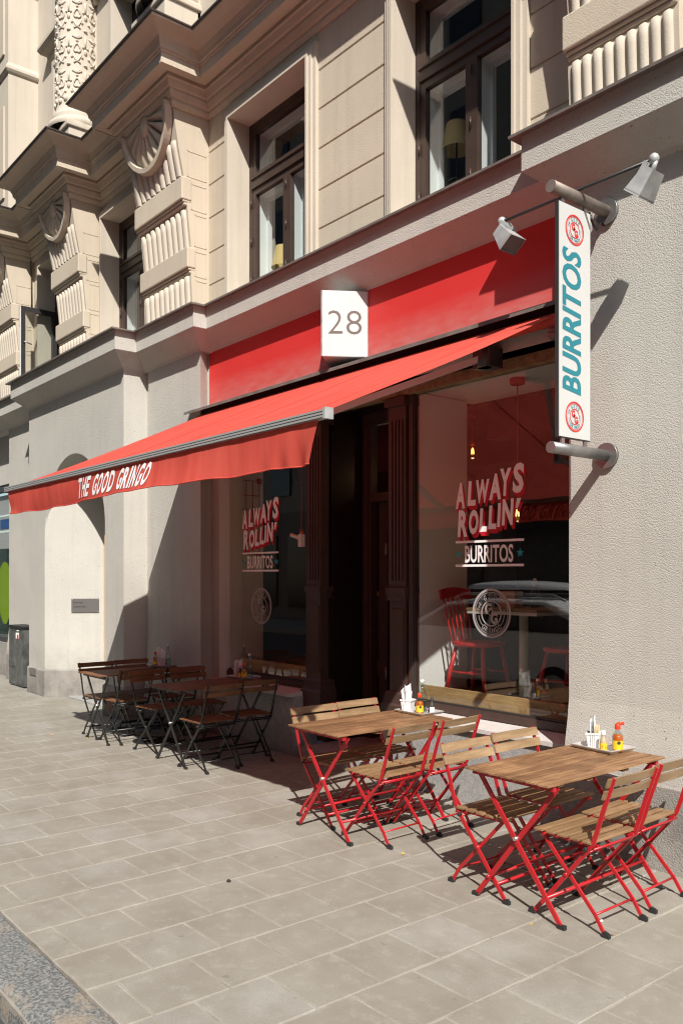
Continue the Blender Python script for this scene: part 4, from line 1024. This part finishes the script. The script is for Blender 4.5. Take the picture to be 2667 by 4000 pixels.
def small_bottle(x, y, z, label, cap='paper', body='sauce_pale', lab='label_yellow', mark=True, rz=0):
    t = thing('hot_sauce_bottle', label, 'sauce bottle', (x,y,z), rz, 'hot sauce bottles'); r = .0195
    part(t, 'bottle', MB().lathe([(0,0),(r,.001),(r,.054),(r*.85,.067),(.0085,.084),(.0075,.100)], n=18), M[body], True)
    part(t, 'label', MB().lathe([(r*1.02,.008),(r*1.02,.048)], n=14, a0=-PI*.5, a1=PI*.5), M[lab], True)
    if mark: part(t, 'label_oval', MB().add([(r*1.035*math.cos(.55*math.cos(a)), r*1.035*math.sin(.55*math.cos(a)), .026+.011*math.sin(a)) for a in [2*PI*i/16 for i in range(16)]], [tuple(range(16))]), M['letter_red'], True)
    part(t, 'cap', MB().lathe([(.0115,.095),(.0115,.116),(.010,.118),(0,.118)], n=14), M[cap], True); return t
def swing_bottle(x, y, z, label, s=.77):
    t = thing('glass_bottle', label, 'water bottle', (x,y,z), 0, 'clear swing-top bottles'); r = .046*s
    part(t, 'bottle', MB().lathe([(0,.004),(r*.93,.002),(r,.012),(r,.145*s),(r*.93,.165*s),(r*.55,.205*s),(r*.36,.235*s),(r*.34,.262*s),(r*.40,.266*s),(r*.40,.276*s)], n=24), M['bottle_glass'], True)
    part(t, 'water', MB().lathe([(0,.008),(r*.90,.008),(r*.92,.02),(r*.92,.10*s),(0,.10*s)], n=24), M['bottle_glass'], True)
    part(t, 'stopper', MB().lathe([(r*.38,.277*s),(r*.42,.285*s),(r*.36,.300*s),(0,.303*s)], n=14), M['white_ceramic'], True)
    part(t, 'wire_clip', MB().tube([(r*.45,0,.286*s),(r*.62,.0,.25*s),(r*.5,0,.225*s)], .0022, 5).tube([(-r*.45,0,.286*s),(-r*.6,0,.25*s),(-r*.5,0,.225*s)], .0022, 5).lathe([(r*.42,.222*s),(r*.46,.226*s),(r*.42,.230*s)], n=12), M['grey_steel'], True); return t
ZT_ = .7005; ZI = .704
tray(-2.85,-.275,ZT_,-.08,'small steel tray with a big orange sauce bottle on it'); tray(-4.445,-.19,ZT_,-.02,'small steel tray under the swing-top bottle on the sunlit table')
tray(-7.06,-.02,ZT_,.03,'steel tray on the dark table below the window board'); tray(-8.56,-.13,ZT_,.05,'steel tray on the far dark table')
tub(-2.905,-.285,ZI,.5,'white tub of napkins and toothpicks beside the white capped bottle', True)
small_bottle(-2.800,-.345,ZI,'small hot sauce bottle with white cap and yellow label', rz=-.75)
sauce(-2.737,-.300,ZI,-.75,'big orange sauce bottle with a red flip spout', 1.05, True)
tub(-4.515,-.235,ZI,.35,'white tub with upright napkins in front of the swing-top bottle', s=1.08)
swing_bottle(-4.472,-.13,ZI,'clear swing-top bottle standing in sunlight by the door post')
sauce(-4.393,-.235,ZI,-.6,'orange sauce bottle with yellow label and red cap in front of the swing-top bottle', .98)
small_bottle(-4.355,-.15,ZI,'small dark jar with a white label behind the orange sauce', cap='label_dark', body='label_dark', lab='paper', mark=False)
tub(-7.155,-.02,ZI,.4,'pale tub with pink napkins on the shaded table', pink=True)
small_bottle(-7.075,-.05,ZI,'dark slim bottle with a pink cap', cap='cap_pink', body='label_dark', lab='label_yellow', mark=False, rz=-.6)
sauce(-7.015,-.045,ZI,-.6,'orange sauce bottle with red cap on the shaded table', .98)
swing_bottle(-7.03,.03,ZI,'clear glass bottle in front of the shaded shop window')
sauce(-8.64,-.165,ZI,-.6,'dark red sauce bottle on the far shaded table', .98); tub(-8.565,-.13,ZI,.3,'pale tub in front of the glass bottle on the far table', pink=True)
swing_bottle(-8.55,-.06,ZI,'clear glass bottle against the far shaded wall'); small_bottle(-8.60,-.07,ZI,'small dark jar with a white lid on the far table', cap='paper', body='label_dark', lab='label_dark', mark=False)

# ================================================================== INSIDE THE SHOP
rm = thing('shop_interior', 'dim burrito shop room seen through the windows', 'room', (-5.7, 2.5, .7))
part(rm, 'podium', MB().box(-5.2,-3.0,.50,2.2,.1,.700), M['wood_dark']); part(rm, 'podium', MB().box(-8.3,-6.40,.50,2.2,.1,.70), M['wood_dark'])
part(rm, 'floor', MB().box(-8.8,-2.6,1.04,7.5,.02,.11), M['interior_dark'])
part(rm, 'side_wall', MB().box(-5.26,-5.19,.485,1.14,.1,3.26), M['interior_white'])
part(rm, 'side_wall', MB().box(-8.36,-8.28,.485,1.03,.1,3.24), M['interior_white'])
part(rm, 'side_wall', MB().box(-3.32,-3.24,.485,7.5,.1,3.4), M['interior_maroon']); part(rm, 'side_wall', MB().box(-8.9,-8.82,.61,7.5,.1,3.4).box(-8.819,-8.34,1.031,1.08,.1,3.26), M['interior_dark'])
part(rm, 'rear_wall', MB().box(-8.9,-3.2,5.5,5.6,.1,3.5), M['interior_maroon'])
part(rm, 'ceiling', MB().box(-5.27,-3.2,.485,1.30,3.27,3.32).box(-8.4,-6.4,.485,1.3,3.25,3.32), M['interior_white'])
part(rm, 'ceiling', MB().box(-8.9,-3.2,1.301,5.6,3.26,3.32), M['interior_maroon'])
part(rm, 'ceiling_beam', MB().box(-5.2,-3.2,1.42,1.60,2.95,3.26).box(-8.8,-6.3,1.9,2.0,2.9,3.26), M['interior_maroon'])
part(rm, 'partition', MB().box(-6.5,-6.42,.55,1.0,.1,3.26), M['interior_dark'])
part(rm, 'wall_mural', MB().box(-8.0,-6.2,3.05,3.12,.7,3.0), M['interior_dark'])
part(rm, 'counter', MB().box(-8.1,-6.3,2.6,3.04,.1,1.45), M['interior_dark'])
part(rm, 'counter_top', MB().box(-8.15,-6.25,2.55,3.06,1.452,1.50), M['wood_seat'])
part(rm, 'wall_shelf', MB().box(-5.0,-3.4,5.2,5.49,1.5,1.55).box(-5.0,-3.4,5.2,5.49,1.9,1.95), M['wood_dark'])
part(rm, 'stair_rail', MB().bar((-4.9,2.6,2.7),(-3.4,2.6,2.0),.05,.10), M['interior_grey'])
bd = thing('window_board', 'pale oak board along the foot of the sunlit shop window', 'board', (-4.3,.52,.6)); part(bd, 'board', MB().box(-5.12,-3.42,.495,.53,.60,.785), M['wood_board'])
bd2 = thing('shaded_window_board', 'oak board along the foot of the shaded shop window', 'board', (-7.4,.52,.6)); part(bd2, 'board', MB().box(-8.25,-6.60,.495,.53,.60,.80), M['wood_board'])
def spindle_chair(x, y, z, rz, label):
    t = thing('spindle_chair', label, 'chair', (x,y,z), rz, 'red spindle back chairs in the window'); R = M['red_chair']
    mb = MB(); n = 20; vs = []
    for zz, k in ((.415,.93),(.43,1),(.45,1)):
        vs += [(.20*k*math.copysign(abs(math.cos(a))**.8, math.cos(a)), .205*k*math.copysign(abs(math.sin(a))**.75, math.sin(a)), zz) for a in [2*PI*i/n for i in range(n)]]
    fs = [tuple(range(n))[::-1], tuple(range(2*n,3*n))]+[(j*n+i,j*n+(i+1)%n,(j+1)*n+(i+1)%n,(j+1)*n+i) for j in range(2) for i in range(n)]
    part(t, 'seat', mb.add(vs, fs), R, True)
    for sx in (-1,1):
        for sy in (-1,1): part(t, 'leg', MB().tube([(sx*.13,sy*.13,.42),(sx*.165,sy*.165,.22),(sx*.195,sy*.19,0)], [.016,.020,.014], 8), R, True)
        part(t, 'stretcher', MB().tube([(-.165,sx*.165,.20),(.165,sx*.165,.20)], .010, 8), R, True)
    part(t, 'stretcher', MB().tube([(0,-.165,.20),(0,.165,.20)], .010, 8), R, True)
    for i in range(6):
        y_ = -.15+.06*i; part(t, 'spindle', MB().tube([(-.165,y_*.9,.45),(-.20,y_*1.02,.62),(-.25,y_*1.12,.84)], .0085, 7), R, True)
    part(t, 'top_rail', MB().ribbon([(-.235,-.215,.84),(-.258,-.10,.855),(-.262,0,.86),(-.258,.10,.855),(-.235,.215,.84)], .085, .018, (-.2,0,1)), R, True); return t
spindle_chair(-4.78,.83,.70,.12,'red spindle back chair in the sunlit window, its back to the white wall'); spindle_chair(-3.92,.93,.70,PI,'red spindle back chair half hidden behind the grey pier')
it = thing('window_table', 'white pedestal table with wooden top behind the shop window', 'table', (-4.33,.86,.70)); part(it, 'tabletop', MB().box(-.33,.36,-.30,.30,.70,.725), M['cream'], True); part(it, 'table_edge', MB().box(-.335,.365,-.305,.305,.726,.745), M['wood_seat'], True); part(it, 'pedestal', MB().tube([(0,0,.03),(0,0,.70)], .035, 14), M['cream'], True); part(it, 'foot', MB().lathe([(.22,0),(.22,.015),(.04,.035)], n=20), M['cream'], True)
bx_ = thing('napkin_box', 'wooden napkin box on the table behind the window', 'box', (-4.42,.80,1.447)); part(bx_, 'box', MB().box(-.07,.09,-.05,.05,0,.13), M['wood_board'], True)
swing_bottle(-4.22,.86,1.447,'glass bottle on the table behind the sunlit window'); 
tub(-4.05,.64,.70,.3,'white tub of cutlery on the floor of the sunlit window'); swing_bottle(-3.99,.60,.70,'glass bottle on the floor of the sunlit window'); sauce(-3.93,.60,.70,0,'sauce bottle with red cap behind the sunlit glass', 1.0)
def pendant(x, y, zt, zb, label, globe=False):
    t = thing('pendant_lamp', label, 'lamp', (x,y,zb), 0, 'bare bulb pendant lamps'); H_ = zt-zb
    part(t, 'canopy', MB().lathe([(.055,H_-.05),(.06,H_-.045),(.06,H_),(0,H_)], n=18), M['cord_red'], True); part(t, 'cord', MB().tube([(0,0,.09),(0,0,H_-.05)], .005, 6), M['cord_red'], True)
    part(t, 'socket', MB().tube([(0,0,.05),(0,0,.10)], .020, 10), M['cord_red'], True); r = .062 if globe else .036
    part(t, 'bulb', MB().lathe([(.013,.05),(r*.6,.035),(r,-.01),(r*.8,-.05),(r*.3,-.075),(0,-.078)], n=18), M['bulb_glass'], True)
    fl = MB()
    for q in range(4): a = PI/2*q; fl.tube([(.008*math.cos(a),.008*math.sin(a),.02),(.014*math.cos(a),.014*math.sin(a),-.03)], .0035, 5)
    part(t, 'filament', fl, M['filament'], True)
    ld = bpy.data.lights.new('bulb_light', 'POINT'); ld.energy = .7; ld.color = (1,.62,.30); ld.shadow_soft_size = .03
    lo = bpy.data.objects.new('bulb_light', ld); COL.objects.link(lo); lo.parent = t; lo.location = (0,0,-.10); return t
pendant(-4.345,.80,3.27,2.205,'bare bulb on a red cord hanging over the window table'); pendant(-5.52,1.58,3.26,2.90,'round amber bulb glowing beyond the white side wall', True)
pendant(-7.22,.80,3.25,2.10,'bare bulb on a red cord in the shaded shop window'); pendant(-8.2,2.0,3.26,1.83,'small bulb glowing behind the lettering of the shaded window')
gd = thing('wire_grid', 'square wire memo grid on the wall of the shaded window', 'wire rack', (-8.26,.95,1.95)); wg = MB()
for i in range(6): wg.tube([(-8.268,.52+.09*i,1.95),(-8.268,.52+.09*i,2.80)],.004,5); wg.tube([(-8.268,.52,1.95+.17*i),(-8.268,.97,1.95+.17*i)],.004,5)
part(gd, 'wires', wg, M['cord_red']); 
for y_, z_ in ((.52,1.95),(.97,1.95),(.52,2.8),(.97,2.8)): part(gd, 'corner_clip', MB().box(-8.275,-8.255,y_-.03,y_+.03,z_-.03,z_+.03), M['cord_red'])
sb = thing('storage_box', 'brown storage box with a white lid on the inside counter', 'box', (-7.75,2.72,1.505)); part(sb, 'box', MB().box(-.14,.14,-.1,.1,0,.24), M['box_brown'], True); part(sb, 'lid', MB().box(-.145,.145,-.105,.105,.241,.29), M['paper'], True)
for i in range(9):
    tg = thing('drinking_glass', 'plain drinking glass in the row behind the shaded window', 'glass', (-8.02+.075*i+(.30 if i > 5 else 0),.66,.70), 0, 'glasses on the window ledge'); part(tg, 'tumbler', MB().lathe([(.024,0),(.030,.11)], n=12), M['bottle_glass'], True)
swing_bottle(-8.02,.60,.70,'glass bottle beside the row of drinking glasses')
# upstairs windows
la = thing('table_lamp', 'table lamp with a yellow shade behind the upper window', 'lamp', (-7.26,.60,4.66), 0, 'table lamps upstairs')
part(la, 'shade', MB().lathe([(.13,.26),(.085,.48)], n=24), M['shade_yellow'], True); part(la, 'stem', MB().tube([(0,0,0),(0,0,.34)],.008,8), M['black_metal'], True); part(la, 'foot', MB().lathe([(.07,0),(.07,.015),(0,.02)], n=16), M['black_metal'], True)
dup(la, (-4.83,.62,4.95), 0, 'table lamp with a pale shade behind the wide upper window')
for i, (x, h) in enumerate(((-6.62,.17),(-6.44,.23))):
    c_ = thing('candle', ('shorter','taller')[i]+' pale candle on the sill of the upper window', 'candle', (x,.50,4.655)); part(c_, 'candle', MB().lathe([(.018,0),(.018,h),(.004,h+.02),(0,h+.05)], n=12), M['candle'], True)
ptl = thing('pot_plant', 'small green pot plant on the sill of the wide upper window', 'plant', (-4.02,.55,4.65)); pm = MB(); rr = random.Random(5)
for q in range(40): a = rr.uniform(0,2*PI); r1 = rr.uniform(.03,.11); h = rr.uniform(.10,.26); pm.add([(0,0,.08),(r1*.5*math.cos(a+.2),r1*.5*math.sin(a+.2),h*.7),(r1*math.cos(a),r1*math.sin(a),h),(r1*.5*math.cos(a-.2),r1*.5*math.sin(a-.2),h*.7)], [(0,1,2,3)])
part(ptl, 'leaves', pm, M['plant_green'], True, kind='stuff'); part(ptl, 'pot', MB().lathe([(.05,0),(.065,.10),(.055,.10)], n=14), M['vent_terracotta'], True)

# ================================================================== SMALL THINGS ON THE GROUND
mh = thing('manhole_cover', 'round iron cover in the paving below the dark tables', 'manhole cover', (-8.02,-.50,.002)); mc = MB().lathe([(0,.001),(.19,.001),(.20,.003),(.215,.003),(.215,-.02)], n=32); part(mh, 'cover', mc, M['iron'], True); kn = MB()
for i in range(9):
    for j in range(9):
        u, v = (i-4)*.04, (j-4)*.04
        if u*u+v*v < .033: kn.box(u-.012,u+.012,v-.012,v+.012,.001,.006)
part(mh, 'studs', kn, M['iron'], True, kind='stuff')
def leaf(x, y, s, rz, m, label):
    o = part(None, 'fallen_leaf', MB().add([(0,-s,.002),(s*.35,-s*.4,.007),(s*.42,s*.2,.004),(0,s,.010),(-s*.4,s*.25,.003),(-s*.33,-s*.4,.006),(0,0,.003)], [(0,1,6),(1,2,6),(2,3,6),(3,4,6),(4,5,6),(5,0,6)]), M[m]); o.location = (x,y,0); o.rotation_euler = (0,0,rz); tag(o, label, 'leaf', 'fallen leaves on the paving')
leaf(-3.78,-.98,.022,.6,'leaf_yellow','yellow leaf on the paving between the two red tables'); leaf(-8.55,-.99,.025,1.4,'leaf_yellow','yellow leaf by the far table foot'); leaf(-8.98,-1.20,.022,2.4,'leaf_yellow','small yellow leaf out in the sun up the street')
leaf(-5.20,-.15,.035,.3,'leaf_brown','brown leaf in the shade by the plinth'); leaf(-2.62,-1.22,.012,.3,'leaf_yellow','tiny yellow leaf near the foremost chair')
def pebble(x, y, s, m, label, seed):
    rr = random.Random(seed); b = MB().ball((0,0,s*.45), s, 8, 5, (1,.8,.5)); b.v = [(a+rr.uniform(-.2,.2)*s, c+rr.uniform(-.2,.2)*s, max(.0,d+rr.uniform(-.1,.1)*s)) for a,c,d in b.v]
    o = part(None, 'litter_crumb', b, M[m]); o.location = (x,y,.001); tag(o, label, 'crumb')
pebble(-2.43,-.93,.016,'paper','crumpled white scrap under the foremost chair',1); pebble(-2.47,-.90,.008,'paper','tiny white scrap beside the crumpled scrap',2); pebble(-1.93,-.80,.009,'paper','white crumb out on the open paving',3)
pebble(-2.30,-1.02,.006,'leaf_brown','brown crumb by the foremost chair foot',4); pebble(-4.05,-2.05,.014,'rubber','dark chewing-gum spot on a paving joint',5)

# ================================================================== ACROSS THE STREET (seen in the glass)
tb_ = thing('added_tall_block', 'unseen taller block added across the street to darken reflections in the upper windows', 'building', (-32,-14,0))  # added unseen block; its height keeps bright sky out of upper panes
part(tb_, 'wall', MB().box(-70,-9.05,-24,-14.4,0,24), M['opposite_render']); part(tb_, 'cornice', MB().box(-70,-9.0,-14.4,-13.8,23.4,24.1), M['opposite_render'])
pw2 = MB().box(-.62,.62,-.05,.06,0,2.1).mesh('tall_far_window')
for r_ in range(6):
    for i in range(16): o = part(tb_, 'window', pw2, M['car_dark']); o.location = (-48+i*2.5+32.0, -.36, 4.9+r_*3.1)
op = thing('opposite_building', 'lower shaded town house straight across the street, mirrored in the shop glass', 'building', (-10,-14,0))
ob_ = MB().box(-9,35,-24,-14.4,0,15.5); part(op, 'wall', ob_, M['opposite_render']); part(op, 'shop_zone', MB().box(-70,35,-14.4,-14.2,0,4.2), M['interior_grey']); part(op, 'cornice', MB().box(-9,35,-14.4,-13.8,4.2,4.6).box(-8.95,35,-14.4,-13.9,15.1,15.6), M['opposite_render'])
pw = MB().box(-.62,.62,-.05,.06,0,2.0).mesh('far_window'); 
for r_ in range(3):
    for i in range(14):
        o = part(op, 'window', pw, M['car_dark']); o.location = (-7.2+i*2.6+10, -.36, 5.4+r_*3.2)
for i in range(14):
    o = part(op, 'shop_front', MB().box(-1.4,1.4,-.05,.06,.5,3.3), M['car_dark'], True); o.location = (-33+i*3.6+10,-.14,0)
# parked car: white estate with a roof box, in the street behind the viewer; shows in the right-hand pane
car = thing('parked_car', 'white car with a long roof box, mirrored in the shop window', 'car', (-8.3,-4.75,-.12)); W_ = .86
side = [(-2.25,.30),(-2.28,.62),(-2.20,.92),(-1.55,1.02),(-.75,1.42),(-.2,1.49),(1.1,1.48),(1.85,1.22),(2.15,.98),(2.25,.65),(2.22,.30)]
bdy = MB(); vs = []
for s in (-1,1):
    for u, v in side: vs.append((u, s*(W_-.16*max(0,(v-.95))/.5), v))
n = len(side); bdy.add(vs, [tuple(range(n)), tuple(range(2*n-1,n-1,-1))]+[(i,i+1,n+i+1,n+i) for i in range(n-1)]+[(n-1,0,n,2*n-1)])
o = part(car, 'body', bdy, M['car_white'], True); bevel(o, .05, 3)
for s in (-1,1):
    part(car, 'side_window', MB().prism([(-1.25,1.06),(-.68,1.38),(.15,1.43),(.15,1.06)], lambda u,v,w: (u, s*(W_+.008-.16*(v-.95)/.5+w*.004), v), 1), M['car_dark'], True)
    part(car, 'side_window', MB().prism([(.22,1.06),(.22,1.43),(1.05,1.42),(1.6,1.20),(1.65,1.06)], lambda u,v,w: (u, s*(W_+.008-.16*(v-.95)/.5+w*.004), v), 1), M['car_dark'], True)
    part(car, 'roof_rail', MB().tube([(-.6,s*.66,1.50),(-.4,s*.66,1.56),(1.2,s*.66,1.56),(1.4,s*.66,1.48)], .018, 8), M['aluminium'], True)
    for xw in (-1.42,1.36):
        w_ = part(car, 'wheel', MB().tube([(xw,s*(W_-.20),.31),(xw,s*(W_+.01),.31)], .31, 24), M['rubber'], True); part(w_, 'rim', MB().tube([(xw,s*(W_+.011),.31),(xw,s*(W_+.02),.31)], .20, 20), M['aluminium'], True)
part(car, 'windscreen', MB().add([(-1.50,-.74,1.06),(-1.50,.74,1.06),(-.80,.68,1.42),(-.80,-.68,1.42)], [(0,1,2,3)]), M['car_dark'], True)
rbx = MB(); vs = []
for i in range(13):
    u = i/12; hh = .10*math.sin(PI*min(1,.08+u*.9))**.5+.03; ww = .34*(math.sin(PI*(.10+.80*u))**.4)
    for k in range(9): a = PI*k/8; vs.append((-.75+2.0*u, ww*math.cos(a), 1.62+hh*math.sin(a)**.7))
rbx.add(vs, [(i*9+k,(i+1)*9+k,(i+1)*9+k+1,i*9+k+1) for i in range(12) for k in range(8)]+[tuple(range(9)), tuple(range(12*9+8,12*9-1,-1))], True)
part(car, 'roof_box', rbx, M['car_white'], True); part(car, 'roof_bar', MB().box(-.4,-.34,-.66,.66,1.57,1.61).box(.7,.76,-.66,.66,1.57,1.61), M['car_dark'], True)
